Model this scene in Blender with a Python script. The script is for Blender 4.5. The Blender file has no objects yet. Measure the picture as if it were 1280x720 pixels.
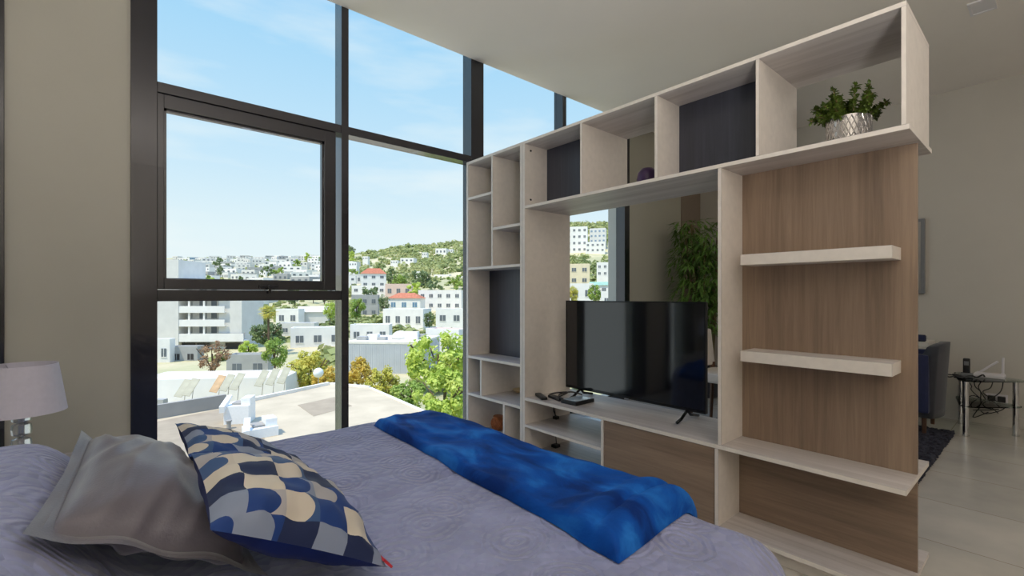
import bpy, bmesh, math, random
from mathutils import Vector, Matrix, noise

scene = bpy.context.scene
COL = scene.collection
PI = math.pi
R = math.radians

# ------------------------------------------------------------------ view / camera
f_px = 586.6
ANG = math.atan(506 / 586.6)
S, C = math.sin(ANG), math.cos(ANG)
HORY = 369.0
EYE = 1.18

cam_d = bpy.data.cameras.new('camera')
cam = bpy.data.objects.new('camera', cam_d)
COL.objects.link(cam)
cam.location = (0, 0, EYE)
cam.rotation_euler = (PI / 2, 0, -ANG)
cam_d.sensor_width = 36
cam_d.lens = 36 * f_px / 1280
cam_d.shift_y = (HORY - 360) / 1280
cam_d.clip_start = 0.02
cam_d.clip_end = 6000
scene.camera = cam
scene.view_settings.view_transform = 'Standard'
scene.view_settings.look = 'None'
scene.view_settings.gamma = 1
scene.view_settings.use_curve_mapping = False
scene.view_settings.exposure = 0.42
scene.cycles.max_bounces = 10
scene.cycles.diffuse_bounces = 6
scene.cycles.transparent_max_bounces = 16
scene.cycles.sample_clamp_indirect = 8
scene.cycles.use_denoising = True
scene.cycles.caustics_reflective = False
scene.cycles.caustics_refractive = False


def ray(px):
    u = (px - 640) / f_px
    return S + u * C, C - u * S


def far(px, d, z=0.0):
    """world point in direction px of the survey, d metres ahead of the window seat"""
    x, y = ray(px)
    return Vector((x * d, y * d, z))


def hz(py, d):
    return EYE - (py - HORY) / f_px * d


# ------------------------------------------------------------------ materials
def srgb(r, g, b):
    def c(v):
        v /= 255
        return v / 12.92 if v <= 0.04045 else ((v + 0.055) / 1.055) ** 2.4
    return (c(r), c(g), c(b), 1)


def newmat(name):
    m = bpy.data.materials.new(name)
    m.use_nodes = True
    nt = m.node_tree
    b = nt.nodes['Principled BSDF']
    return m, nt, b


def N(nt, t, **kw):
    n = nt.nodes.new(t)
    for k, v in kw.items():
        setattr(n, k, v)
    return n


def ramp(nt, stops, interp='LINEAR'):
    n = nt.nodes.new('ShaderNodeValToRGB')
    n.color_ramp.interpolation = interp
    e = n.color_ramp.elements
    while len(e) < len(stops):
        e.new(0.5)
    for i, (p, c) in enumerate(stops):
        e[i].position = p
        e[i].color = c
    return n


def plain(name, col, rough=0.5, metal=0.0, spec=0.5, var=0.06, scale=8.0, bump=0.0, bscale=60, sheen=0.0, coat=0.0):
    """painted / moulded surface with a slight procedural mottling"""
    m, nt, b = newmat(name)
    tc = N(nt, 'ShaderNodeTexCoord')
    nz = N(nt, 'ShaderNodeTexNoise')
    nz.inputs['Scale'].default_value = scale
    nz.inputs['Detail'].default_value = 4
    nt.links.new(tc.outputs['Object'], nz.inputs['Vector'])
    lo = tuple(c * (1 - var) for c in col[:3]) + (1,)
    hi = tuple(min(1, c * (1 + var)) for c in col[:3]) + (1,)
    r = ramp(nt, [(0.3, lo), (0.7, hi)])
    nt.links.new(nz.outputs['Fac'], r.inputs['Fac'])
    nt.links.new(r.outputs['Color'], b.inputs['Base Color'])
    b.inputs['Roughness'].default_value = rough
    b.inputs['Metallic'].default_value = metal
    b.inputs['Specular IOR Level'].default_value = spec
    b.inputs['Sheen Weight'].default_value = sheen
    b.inputs['Coat Weight'].default_value = coat
    if bump > 0:
        n2 = N(nt, 'ShaderNodeTexNoise')
        n2.inputs['Scale'].default_value = bscale
        n2.inputs['Detail'].default_value = 6
        nt.links.new(tc.outputs['Object'], n2.inputs['Vector'])
        bp = N(nt, 'ShaderNodeBump')
        bp.inputs['Strength'].default_value = bump
        bp.inputs['Distance'].default_value = 0.004
        nt.links.new(n2.outputs['Fac'], bp.inputs['Height'])
        nt.links.new(bp.outputs['Normal'], b.inputs['Normal'])
    return m


def wood(name, dark, light, axis, rough=0.45, scale=26.0, seed=0.0, contrast=0.24):
    m, nt, b = newmat(name)
    tc = N(nt, 'ShaderNodeTexCoord')
    mp = N(nt, 'ShaderNodeMapping')
    sc = [scale, scale, scale]
    sc['XYZ'.index(axis)] = scale * 0.045
    mp.inputs['Scale'].default_value = sc
    mp.inputs['Location'].default_value = (seed, seed * 2, seed * 3)
    nt.links.new(tc.outputs['Object'], mp.inputs['Vector'])
    n1 = N(nt, 'ShaderNodeTexNoise')
    n1.inputs['Scale'].default_value = 1.0
    n1.inputs['Detail'].default_value = 8
    n1.inputs['Roughness'].default_value = 0.65
    n1.inputs['Distortion'].default_value = 0.6
    nt.links.new(mp.outputs['Vector'], n1.inputs['Vector'])
    n2 = N(nt, 'ShaderNodeTexNoise')
    n2.inputs['Scale'].default_value = 0.22
    n2.inputs['Detail'].default_value = 3
    nt.links.new(mp.outputs['Vector'], n2.inputs['Vector'])
    mx = N(nt, 'ShaderNodeMath', operation='ADD')
    nt.links.new(n1.outputs['Fac'], mx.inputs[0])
    nt.links.new(n2.outputs['Fac'], mx.inputs[1])
    hf = N(nt, 'ShaderNodeMath', operation='MULTIPLY')
    hf.inputs[1].default_value = 0.5
    nt.links.new(mx.outputs[0], hf.inputs[0])
    r = ramp(nt, [(0.5 - contrast / 2, dark), (0.5 + contrast / 2, light)])
    nt.links.new(hf.outputs[0], r.inputs['Fac'])
    nt.links.new(r.outputs['Color'], b.inputs['Base Color'])
    b.inputs['Roughness'].default_value = rough
    bp = N(nt, 'ShaderNodeBump')
    bp.inputs['Strength'].default_value = 0.12
    bp.inputs['Distance'].default_value = 0.002
    nt.links.new(n1.outputs['Fac'], bp.inputs['Height'])
    nt.links.new(bp.outputs['Normal'], b.inputs['Normal'])
    return m


M = {}
M['wall'] = plain('wall_paint', srgb(192, 189, 177), 0.85, var=0.02, scale=3, bump=0.06, bscale=90, spec=0.2)
M['wall_cool'] = plain('wall_paint_grey', srgb(198, 193, 184), 0.85, var=0.02, scale=3, bump=0.06, bscale=90, spec=0.2)
M['ceiling'] = plain('ceiling_paint', srgb(236, 230, 224), 0.9, var=0.015, scale=2, spec=0.1)
M['taupe'] = plain('taupe_strip', srgb(150, 135, 122), 0.8, var=0.03, scale=4)
M['alu'] = plain('dark_bronze_aluminium', srgb(36, 35, 42), 0.2, 0.0, 0.6, var=0.06, scale=5, coat=0.45)
M['rubber'] = plain('black_gasket', srgb(20, 20, 22), 0.7)
M['steel'] = plain('brushed_steel', srgb(190, 190, 192), 0.25, 1.0)
M['chrome'] = plain('chrome', srgb(215, 215, 218), 0.08, 1.0, var=0.02)
M['white_plastic'] = plain('white_plastic', srgb(225, 222, 226), 0.35, var=0.02)
M['black_plastic'] = plain('black_plastic', srgb(22, 22, 24), 0.4, var=0.05)
M['black_gloss'] = plain('black_gloss', srgb(12, 12, 14), 0.12, var=0.03)
M['grey_plastic'] = plain('grey_plastic', srgb(120, 122, 126), 0.4)
M['reflect_pale'] = plain('pale_reflection', srgb(190, 205, 215), 0.15)

pale_d, pale_l = srgb(152, 142, 135), srgb(192, 184, 178)
M['pale_x'] = wood('pale_ash_x', pale_d, pale_l, 'X')
M['pale_y_lit'] = wood('pale_ash_y_lit', srgb(178, 170, 165), srgb(212, 206, 202), 'Y')  # same ash, colour lightened for the light falling on shelf tops
M['pale_z'] = wood('pale_ash_z', pale_d, pale_l, 'Z')
M['edge'] = plain('pale_edge_lit', srgb(222, 214, 205), 0.5, var=0.04, scale=30)  # same laminate, colour lightened where faces turn to the room's light
oak_d, oak_l = srgb(102, 84, 70), srgb(162, 139, 118)
M['oak_z'] = wood('smoked_oak_z', oak_d, oak_l, 'Z', scale=50, seed=3.1, contrast=0.46)
M['oak_y'] = wood('smoked_oak_y', oak_d, oak_l, 'Y', scale=50, seed=7.7, contrast=0.46)
M['navy_lam'] = wood('charcoal_laminate', srgb(52, 54, 64), srgb(70, 72, 84), 'Z', rough=0.35, scale=30)
M['walnut'] = wood('brown_leg_wood', srgb(70, 45, 30), srgb(112, 76, 52), 'Z')


def glass_pane(name, tint, refl=0.05):
    m = bpy.data.materials.new(name)
    m.use_nodes = True
    nt = m.node_tree
    nt.nodes.clear()
    out = N(nt, 'ShaderNodeOutputMaterial')
    tr = N(nt, 'ShaderNodeBsdfTransparent')
    tr.inputs['Color'].default_value = tint
    gl = N(nt, 'ShaderNodeBsdfGlossy')
    gl.inputs['Roughness'].default_value = 0.02
    mx = N(nt, 'ShaderNodeMixShader')
    lw = N(nt, 'ShaderNodeLayerWeight')
    lw.inputs['Blend'].default_value = 0.12
    ml = N(nt, 'ShaderNodeMath', operation='MULTIPLY')
    ml.inputs[1].default_value = refl / 0.1
    nt.links.new(lw.outputs['Fresnel'], ml.inputs[0])
    nt.links.new(ml.outputs[0], mx.inputs['Fac'])
    nt.links.new(tr.outputs[0], mx.inputs[1])
    nt.links.new(gl.outputs[0], mx.inputs[2])
    nt.links.new(mx.outputs[0], out.inputs['Surface'])
    return m


M['glass'] = glass_pane('window_glass', (0.97, 0.985, 0.98, 1), 0.0004)
M['table_glass'] = glass_pane('greenish_table_glass', (0.80, 0.87, 0.84, 1), 0.12)
m, nt, b = newmat('crystal')
b.inputs['Base Color'].default_value = (0.93, 0.94, 0.92, 1)
b.inputs['Transmission Weight'].default_value = 0.75
b.inputs['Roughness'].default_value = 0.05
b.inputs['IOR'].default_value = 1.5
M['crystal'] = m

# tiled floor
m, nt, b = newmat('polished_floor_tile')
tc = N(nt, 'ShaderNodeTexCoord')
bk = N(nt, 'ShaderNodeTexBrick')
bk.offset = 0.0
bk.inputs['Scale'].default_value = 1.0
bk.inputs['Brick Width'].default_value = 0.6
bk.inputs['Row Height'].default_value = 0.6
bk.inputs['Mortar Size'].default_value = 0.003
bk.inputs['Color1'].default_value = srgb(198, 193, 184)
bk.inputs['Color2'].default_value = srgb(191, 186, 176)
bk.inputs['Mortar'].default_value = srgb(160, 150, 136)
nt.links.new(tc.outputs['Object'], bk.inputs['Vector'])
nz = N(nt, 'ShaderNodeTexNoise')
nz.inputs['Scale'].default_value = 2.5
nz.inputs['Detail'].default_value = 6
nt.links.new(tc.outputs['Object'], nz.inputs['Vector'])
rp = ramp(nt, [(0.35, (0.86, 0.86, 0.86, 1)), (0.65, (1.06, 1.05, 1.03, 1))])
nt.links.new(nz.outputs['Fac'], rp.inputs['Fac'])
mx = N(nt, 'ShaderNodeMix', data_type='RGBA', blend_type='MULTIPLY')
mx.inputs['Factor'].default_value = 1
nt.links.new(bk.outputs['Color'], mx.inputs['A'])
nt.links.new(rp.outputs['Color'], mx.inputs['B'])
nt.links.new(mx.outputs['Result'], b.inputs['Base Color'])
b.inputs['Roughness'].default_value = 0.22
M['tile'] = m

# quilted bedspread: embossed medallions
m, nt, b = newmat('quilted_grey_bedspread')
tc = N(nt, 'ShaderNodeTexCoord')
mp = N(nt, 'ShaderNodeMapping')
nt.links.new(tc.outputs['Object'], mp.inputs['Vector'])
nzw = N(nt, 'ShaderNodeTexNoise')
nzw.inputs['Scale'].default_value = 5
nt.links.new(mp.outputs['Vector'], nzw.inputs['Vector'])
wm = N(nt, 'ShaderNodeMix', data_type='RGBA')
wm.inputs['Factor'].default_value = 0.06
nt.links.new(mp.outputs['Vector'], wm.inputs['A'])
nt.links.new(nzw.outputs['Color'], wm.inputs['B'])
vo = N(nt, 'ShaderNodeTexVoronoi', voronoi_dimensions='2D')
vo.inputs['Scale'].default_value = 5.2
vo.inputs['Randomness'].default_value = 0.8
nt.links.new(wm.outputs['Result'], vo.inputs['Vector'])
k = N(nt, 'ShaderNodeMath', operation='MULTIPLY')
k.inputs[1].default_value = 62
nt.links.new(vo.outputs['Distance'], k.inputs[0])
sn0 = N(nt, 'ShaderNodeMath', operation='SINE')
nt.links.new(k.outputs[0], sn0.inputs[0])
inner = N(nt, 'ShaderNodeMath', operation='LESS_THAN')
inner.inputs[1].default_value = 0.42
nt.links.new(vo.outputs['Distance'], inner.inputs[0])
snh = N(nt, 'ShaderNodeMath', operation='MULTIPLY')
snh.inputs[1].default_value = 0.75
nt.links.new(sn0.outputs[0], snh.inputs[0])
sn = N(nt, 'ShaderNodeMath', operation='MULTIPLY')
nt.links.new(snh.outputs[0], sn.inputs[0])
nt.links.new(inner.outputs[0], sn.inputs[1])
vs = N(nt, 'ShaderNodeTexVoronoi', voronoi_dimensions='2D')
vs.inputs['Scale'].default_value = 34
nt.links.new(wm.outputs['Result'], vs.inputs['Vector'])
ad = N(nt, 'ShaderNodeMath', operation='MULTIPLY_ADD')
ad.inputs[1].default_value = -2.4
nt.links.new(vs.outputs['Distance'], ad.inputs[0])
nt.links.new(sn.outputs[0], ad.inputs[2])
nw = N(nt, 'ShaderNodeTexNoise')
nw.inputs['Scale'].default_value = 9
nw.inputs['Detail'].default_value = 5
nt.links.new(mp.outputs['Vector'], nw.inputs['Vector'])
ad2 = N(nt, 'ShaderNodeMath', operation='MULTIPLY_ADD')
ad2.inputs[1].default_value = 1.6
nt.links.new(nw.outputs['Fac'], ad2.inputs[0])
nt.links.new(ad.outputs[0], ad2.inputs[2])
bp = N(nt, 'ShaderNodeBump')
bp.inputs['Strength'].default_value = 0.55
bp.inputs['Distance'].default_value = 0.006
nt.links.new(ad2.outputs[0], bp.inputs['Height'])
nt.links.new(bp.outputs['Normal'], b.inputs['Normal'])
rp = ramp(nt, [(0.3, srgb(128, 132, 164)), (0.7, srgb(146, 151, 186))])
nt.links.new(nw.outputs['Fac'], rp.inputs['Fac'])
nt.links.new(rp.outputs['Color'], b.inputs['Base Color'])
b.inputs['Roughness'].default_value = 0.75
b.inputs['Sheen Weight'].default_value = 0.25
M['quilt'] = m

M['sateen'] = plain('grey_sateen', srgb(98, 93, 100), 0.42, var=0.05, scale=14, bump=0.15, bscale=220, sheen=0.3)
M['mattress'] = plain('mattress_ticking', srgb(205, 203, 200), 0.8)

# velvet throw
m, nt, b = newmat('royal_blue_plush')
tc = N(nt, 'ShaderNodeTexCoord')
mp = N(nt, 'ShaderNodeMapping')
mp.inputs['Scale'].default_value = (1.0, 0.55, 1)
nt.links.new(tc.outputs['Object'], mp.inputs['Vector'])
nz = N(nt, 'ShaderNodeTexNoise')
nz.inputs['Scale'].default_value = 7
nz.inputs['Detail'].default_value = 6
nz.inputs['Distortion'].default_value = 0.8
nt.links.new(mp.outputs['Vector'], nz.inputs['Vector'])
rp = ramp(nt, [(0.36, srgb(2, 40, 108)), (0.52, srgb(6, 74, 160)), (0.66, srgb(36, 116, 200))])
nt.links.new(nz.outputs['Fac'], rp.inputs['Fac'])
nt.links.new(rp.outputs['Color'], b.inputs['Base Color'])
b.inputs['Roughness'].default_value = 0.7
b.inputs['Sheen Weight'].default_value = 0.12
b.inputs['Sheen Tint'].default_value = srgb(60, 140, 220)
b.inputs['Specular IOR Level'].default_value = 0.15
n2 = N(nt, 'ShaderNodeTexNoise')
n2.inputs['Scale'].default_value = 160
nt.links.new(tc.outputs['Object'], n2.inputs['Vector'])
bp = N(nt, 'ShaderNodeBump')
bp.inputs['Strength'].default_value = 0.3
bp.inputs['Distance'].default_value = 0.003
nt.links.new(n2.outputs['Fac'], bp.inputs['Height'])
nt.links.new(bp.outputs['Normal'], b.inputs['Normal'])
M['plush'] = m


def cushion_pattern(name, seed):
    m, nt, b = newmat(name)
    uv = N(nt, 'ShaderNodeUVMap', uv_map='UVMap')
    mp = N(nt, 'ShaderNodeMapping')
    mp.inputs['Scale'].default_value = (5.2, 6.0, 1)
    mp.inputs['Location'].default_value = (seed, seed * 1.7, 0)
    nt.links.new(uv.outputs['UV'], mp.inputs['Vector'])
    # alternate wide and narrow columns
    fl = N(nt, 'ShaderNodeVectorMath', operation='FLOOR')
    nt.links.new(mp.outputs['Vector'], fl.inputs[0])
    fr = N(nt, 'ShaderNodeVectorMath', operation='FRACTION')
    nt.links.new(mp.outputs['Vector'], fr.inputs[0])
    wn = N(nt, 'ShaderNodeTexWhiteNoise', noise_dimensions='3D')
    nt.links.new(fl.outputs['Vector'], wn.inputs['Vector'])
    ck = N(nt, 'ShaderNodeTexChecker')
    ck.inputs['Scale'].default_value = 1
    ck.inputs['Color1'].default_value = (0, 0, 0, 1)
    ck.inputs['Color2'].default_value = (1, 1, 1, 1)
    of = N(nt, 'ShaderNodeVectorMath', operation='ADD')
    of.inputs[1].default_value = (0.5, 0.5, 0.5)
    nt.links.new(fl.outputs['Vector'], of.inputs[0])
    nt.links.new(of.outputs['Vector'], ck.inputs['Vector'])
    # rounded ends in some cells
    sx = N(nt, 'ShaderNodeSeparateXYZ')
    nt.links.new(fr.outputs['Vector'], sx.inputs[0])
    cx = N(nt, 'ShaderNodeVectorMath', operation='DISTANCE')
    nt.links.new(fr.outputs['Vector'], cx.inputs[0])
    cx.inputs[1].default_value = (0.25, 0.5, 0)
    gt = N(nt, 'ShaderNodeMath', operation='GREATER_THAN')
    gt.inputs[1].default_value = 0.6
    nt.links.new(cx.outputs['Value'], gt.inputs[0])
    pick = N(nt, 'ShaderNodeMath', operation='GREATER_THAN')
    pick.inputs[1].default_value = 0.45
    nt.links.new(wn.outputs['Value'], pick.inputs[0])
    both = N(nt, 'ShaderNodeMath', operation='MULTIPLY')
    nt.links.new(gt.outputs[0], both.inputs[0])
    nt.links.new(pick.outputs[0], both.inputs[1])
    xo = N(nt, 'ShaderNodeMath', operation='SUBTRACT')
    nt.links.new(ck.outputs['Fac'], xo.inputs[0])
    nt.links.new(both.outputs[0], xo.inputs[1])
    ab = N(nt, 'ShaderNodeMath', operation='ABSOLUTE')
    nt.links.new(xo.outputs[0], ab.inputs[0])
    darks = ramp(nt, [(0.0, srgb(8, 28, 70)), (0.4, srgb(8, 52, 116)), (0.75, srgb(50, 80, 124))], 'CONSTANT')
    lights = ramp(nt, [(0.0, srgb(204, 195, 178)), (0.36, srgb(128, 138, 158)), (0.62, srgb(168, 164, 164)), (0.82, srgb(198, 188, 172))], 'CONSTANT')
    nt.links.new(wn.outputs['Value'], darks.inputs['Fac'])
    nt.links.new(wn.outputs['Value'], lights.inputs['Fac'])
    mx = N(nt, 'ShaderNodeMix', data_type='RGBA')
    nt.links.new(ab.outputs[0], mx.inputs['Factor'])
    nt.links.new(darks.outputs['Color'], mx.inputs['A'])
    nt.links.new(lights.outputs['Color'], mx.inputs['B'])
    nt.links.new(mx.outputs['Result'], b.inputs['Base Color'])
    b.inputs['Roughness'].default_value = 0.7
    b.inputs['Sheen Weight'].default_value = 0.04
    return m


M['cushion_a'] = cushion_pattern('blue_patchwork_velvet', 0.35)
M['cushion_b'] = cushion_pattern('blue_patchwork_velvet_other', 3.35)
M['cushion_back'] = plain('navy_velvet', srgb(8, 32, 92), 0.8, var=0.15, scale=20, sheen=0.03, spec=0.2)
M['red_tag'] = plain('red_tag', srgb(190, 40, 50), 0.6)
M['shade'] = plain('lampshade_linen', srgb(212, 208, 219), 0.8, var=0.03, scale=60, bump=0.15, bscale=300)
M['leaf_plant'] = plain('succulent_leaf', srgb(86, 106, 36), 0.45, var=0.35, scale=30)
M['bamboo_leaf'] = plain('bamboo_leaf', srgb(104, 138, 58), 0.5, var=0.35, scale=9)
M['cane'] = plain('bamboo_cane', srgb(110, 96, 58), 0.5, var=0.2, scale=20)
M['silver_pot'] = plain('silver_ceramic', srgb(205, 200, 195), 0.25, 0.7, var=0.05)
M['purple'] = plain('purple_glaze', srgb(66, 42, 84), 0.3, var=0.1)
M['terracotta'] = plain('orange_brown_clay', srgb(176, 104, 58), 0.55, var=0.18, scale=40)
M['dish'] = plain('beige_ceramic', srgb(200, 180, 140), 0.4)
M['rug'] = plain('dark_shag', srgb(58, 58, 66), 0.95, var=0.6, scale=28, spec=0.1)
M['navy_fabric'] = plain('navy_upholstery', srgb(26, 34, 70), 0.8, var=0.1, scale=30, sheen=0.2)
M['charcoal_fabric'] = plain('charcoal_upholstery', srgb(48, 50, 58), 0.8, var=0.1, scale=30, sheen=0.2)
M['cream_fabric'] = plain('cream_upholstery', srgb(214, 208, 200), 0.8, var=0.04, scale=30)
M['white_lacquer'] = plain('white_lacquer', srgb(220, 214, 204), 0.35, var=0.02)
M['canvas'] = plain('grey_canvas', srgb(150, 148, 144), 0.8, var=0.2, scale=3)

# TV screen
m, nt, b = newmat('tv_screen')
b.inputs['Base Color'].default_value = (0.006, 0.006, 0.008, 1)
b.inputs['Roughness'].default_value = 0.12
b.inputs['Specular IOR Level'].default_value = 0.85
nz = N(nt, 'ShaderNodeTexNoise')
nz.inputs['Scale'].default_value = 3
tc = N(nt, 'ShaderNodeTexCoord')
nt.links.new(tc.outputs['Object'], nz.inputs['Vector'])
rp = ramp(nt, [(0.3, (0.05, 0.05, 0.05, 1)), (0.7, (0.08, 0.08, 0.08, 1))])
nt.links.new(nz.outputs['Fac'], rp.inputs['Fac'])
nt.links.new(rp.outputs['Color'], b.inputs['Roughness'])
M['screen'] = m

# outdoor materials; far ones paled in place of aerial haze
M['stucco_white'] = plain('white_stucco', srgb(232, 230, 226), 0.9, var=0.05, scale=0.6, spec=0.1)
M['stucco_cool'] = plain('pale_grey_stucco', srgb(216, 214, 209), 0.9, var=0.05, scale=0.6, spec=0.1)
M['stucco_grey'] = plain('grey_stucco', srgb(168, 168, 166), 0.9, var=0.08, scale=0.6, spec=0.1)
M['stucco_cream'] = plain('cream_stucco', srgb(228, 214, 184), 0.9, var=0.05, scale=0.6, spec=0.1)
M['stucco_pink'] = plain('pinkish_stucco', srgb(214, 190, 178), 0.9, var=0.05, scale=0.6, spec=0.1)
M['metal_wall'] = plain('blue_grey_sheet_wall', srgb(188, 192, 197), 0.7, var=0.06, scale=0.5, spec=0.2)
M['roof_white'] = plain('white_roof_coat', srgb(226, 222, 214), 0.9, var=0.1, scale=0.7, spec=0.1)
M['roof_beige'] = plain('beige_roof_screed', srgb(194, 180, 156), 0.9, var=0.12, scale=0.4, spec=0.1)
M['roof_grey'] = plain('grey_roof_screed', srgb(160, 156, 150), 0.9, var=0.12, scale=0.4, spec=0.1)
M['roof_patch'] = plain('brown_roof_patch', srgb(164, 150, 130), 0.9, var=0.1, scale=1, spec=0.1)
M['roof_tile'] = plain('red_clay_tile', srgb(186, 120, 96), 0.85, var=0.15, scale=1.5, spec=0.1)
M['roof_green'] = plain('green_sheet_roof', srgb(140, 176, 158), 0.7, var=0.1, scale=1)
M['win_dark'] = plain('dark_window_glass', srgb(104, 110, 116), 0.3, var=0.15, scale=0.8)  # panes lightened to grey, softened as haze would
M['win_blue'] = plain('bluish_window_glass', srgb(112, 142, 166), 0.15, var=0.1, scale=0.8)
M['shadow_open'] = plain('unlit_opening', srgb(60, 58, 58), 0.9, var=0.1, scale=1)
M['panel_green'] = plain('weathered_board', srgb(168, 164, 142), 0.6, var=0.12, scale=1.5)
M['panel_rust'] = plain('rusty_board', srgb(190, 156, 116), 0.7, var=0.2, scale=1.5)
M['bark'] = plain('bark', srgb(104, 88, 70), 0.95, var=0.2, scale=5)
M['unit_white'] = plain('white_sheet_metal', srgb(232, 232, 230), 0.5, var=0.03)


def leaf_mat(name, c1, c2, c3, scale=0.7):
    m, nt, b = newmat(name)
    tc = N(nt, 'ShaderNodeTexCoord')
    nz = N(nt, 'ShaderNodeTexNoise')
    nz.inputs['Scale'].default_value = scale
    nz.inputs['Detail'].default_value = 5
    nt.links.new(tc.outputs['Object'], nz.inputs['Vector'])
    rp = ramp(nt, [(0.3, c1), (0.5, c2), (0.7, c3)])
    nt.links.new(nz.outputs['Fac'], rp.inputs['Fac'])
    nt.links.new(rp.outputs['Color'], b.inputs['Base Color'])
    b.inputs['Roughness'].default_value = 0.7
    b.inputs['Specular IOR Level'].default_value = 0.2
    tr = N(nt, 'ShaderNodeBsdfTranslucent')
    nt.links.new(rp.outputs['Color'], tr.inputs['Color'])
    ms = N(nt, 'ShaderNodeMixShader')
    ms.inputs['Fac'].default_value = 0.35
    nt.links.new(b.outputs[0], ms.inputs[1])
    nt.links.new(tr.outputs[0], ms.inputs[2])
    nt.links.new(ms.outputs[0], nt.nodes['Material Output'].inputs['Surface'])
    return m


M['lf_green'] = leaf_mat('leaf_green', srgb(124, 152, 78), srgb(156, 180, 92), srgb(194, 204, 116))
M['lf_yellow'] = leaf_mat('leaf_yellow_green', srgb(168, 170, 84), srgb(202, 196, 94), srgb(222, 206, 112))
M['lf_gold'] = leaf_mat('leaf_gold', srgb(190, 170, 80), srgb(216, 190, 92), srgb(232, 210, 124))
M['lf_lime'] = leaf_mat('leaf_lime', srgb(164, 188, 88), srgb(196, 212, 104), srgb(218, 222, 136))
M['lf_brown'] = leaf_mat('leaf_brown', srgb(136, 112, 88), srgb(164, 132, 104), srgb(190, 160, 128))
M['lf_dark'] = leaf_mat('leaf_dark', srgb(108, 124, 92), srgb(130, 148, 104), srgb(156, 168, 118))
M['scrub'] = leaf_mat('scrub_leaf_hazed', srgb(134, 148, 98), srgb(164, 172, 114), srgb(190, 188, 134), 0.035)  # washed-out greens carry the haze of distance

m, nt, b = newmat('hillside_ground')
tc = N(nt, 'ShaderNodeTexCoord')
nz = N(nt, 'ShaderNodeTexNoise')
nz.inputs['Scale'].default_value = 0.03
nz.inputs['Detail'].default_value = 9
nz.inputs['Roughness'].default_value = 0.7
nt.links.new(tc.outputs['Object'], nz.inputs['Vector'])
rp = ramp(nt, [(0.32, srgb(150, 154, 118)), (0.5, srgb(182, 176, 140)), (0.62, srgb(204, 190, 160)), (0.75, srgb(172, 174, 128))])
nt.links.new(nz.outputs['Fac'], rp.inputs['Fac'])
nt.links.new(rp.outputs['Color'], b.inputs['Base Color'])
b.inputs['Roughness'].default_value = 0.95
b.inputs['Specular IOR Level'].default_value = 0.1
M['ground'] = m

# ------------------------------------------------------------------ object helpers


def wloc(o):
    v = Vector((0, 0, 0))
    while o is not None:
        v += Vector(o.location)
        o = o.parent
    return v


def thing(name, label, cat, loc=(0, 0, 0), rotz=0.0, group=None):
    o = bpy.data.objects.new(name, None)
    o.empty_display_size = 0.1
    COL.objects.link(o)
    o.location = loc
    o.rotation_euler = (0, 0, rotz)
    o['label'] = label
    o['category'] = cat
    if group:
        o['group'] = group
    return o


def tag(o, label, cat, group=None, kind=None):
    o['label'] = label
    o['category'] = cat
    if group:
        o['group'] = group
    if kind:
        o['kind'] = kind
    return o


def obj(name, bm, mats, parent=None, world=False, smooth=False, loc=None):
    """link bm as one mesh object; world=True when its vertices are in world space and the parent is unrotated;
    loc makes a top-level mesh keep its own origin"""
    me = bpy.data.meshes.new(name)
    if world and parent is not None:
        bmesh.ops.translate(bm, verts=bm.verts, vec=-wloc(parent))
    if loc is not None:
        bmesh.ops.translate(bm, verts=bm.verts, vec=-Vector(loc))
    bm.normal_update()
    bm.to_mesh(me)
    bm.free()
    if not isinstance(mats, (list, tuple)):
        mats = [mats]
    for mm in mats:
        me.materials.append(M[mm] if isinstance(mm, str) else mm)
    if smooth:
        for p in me.polygons:
            p.use_smooth = True
    o = bpy.data.objects.new(name, me)
    COL.objects.link(o)
    if parent is not None:
        o.parent = parent
    if loc is not None:
        o.location = loc
    return o


def struct(name, bm, mats, smooth=False):
    o = obj(name, bm, mats, smooth=smooth)
    o['kind'] = 'structure'
    return o


def B():
    return bmesh.new()


def add_box(bm, x0, x1, y0, y1, z0, z1, bevel=0.0, mi=0, edge=None):
    r = bmesh.ops.create_cube(bm, size=1)
    vs = r['verts']
    bmesh.ops.scale(bm, verts=vs, vec=(x1 - x0, y1 - y0, z1 - z0))
    bmesh.ops.translate(bm, verts=vs, vec=((x0 + x1) / 2, (y0 + y1) / 2, (z0 + z1) / 2))
    fs = list({f for v in vs for f in v.link_faces})
    for f in fs:
        f.material_index = mi
        f.normal_update()
        if edge is not None and (f.normal.x < -0.9 or f.normal.y < -0.9 and edge == 2):
            f.material_index = 1
    if bevel > 0:
        es = list({e for v in vs for e in v.link_edges})
        bmesh.ops.bevel(bm, geom=es, offset=bevel, segments=2, affect='EDGES', profile=0.6)
    return bm


def box(x0, x1, y0, y1, z0, z1, bevel=0.0, edge=None):
    return add_box(B(), x0, x1, y0, y1, z0, z1, bevel, 0, edge)


def add_cyl(bm, p0, p1, r0, r1=None, seg=16, caps=True, mi=0):
    p0, p1 = Vector(p0), Vector(p1)
    r1 = r0 if r1 is None else r1
    d = p1 - p0
    q = d.to_track_quat('Z', 'Y').to_matrix()
    a, b_ = [], []
    for i in range(seg):
        t = 2 * PI * i / seg
        v = Vector((math.cos(t), math.sin(t), 0))
        a.append(bm.verts.new(p0 + q @ (v * r0)))
        b_.append(bm.verts.new(p1 + q @ (v * r1)))
    fs = []
    for i in range(seg):
        j = (i + 1) % seg
        fs.append(bm.faces.new((a[i], a[j], b_[j], b_[i])))
    if caps:
        fs.append(bm.faces.new(list(reversed(a))))
        fs.append(bm.faces.new(b_))
    for f in fs:
        f.material_index = mi
    return bm


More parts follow.
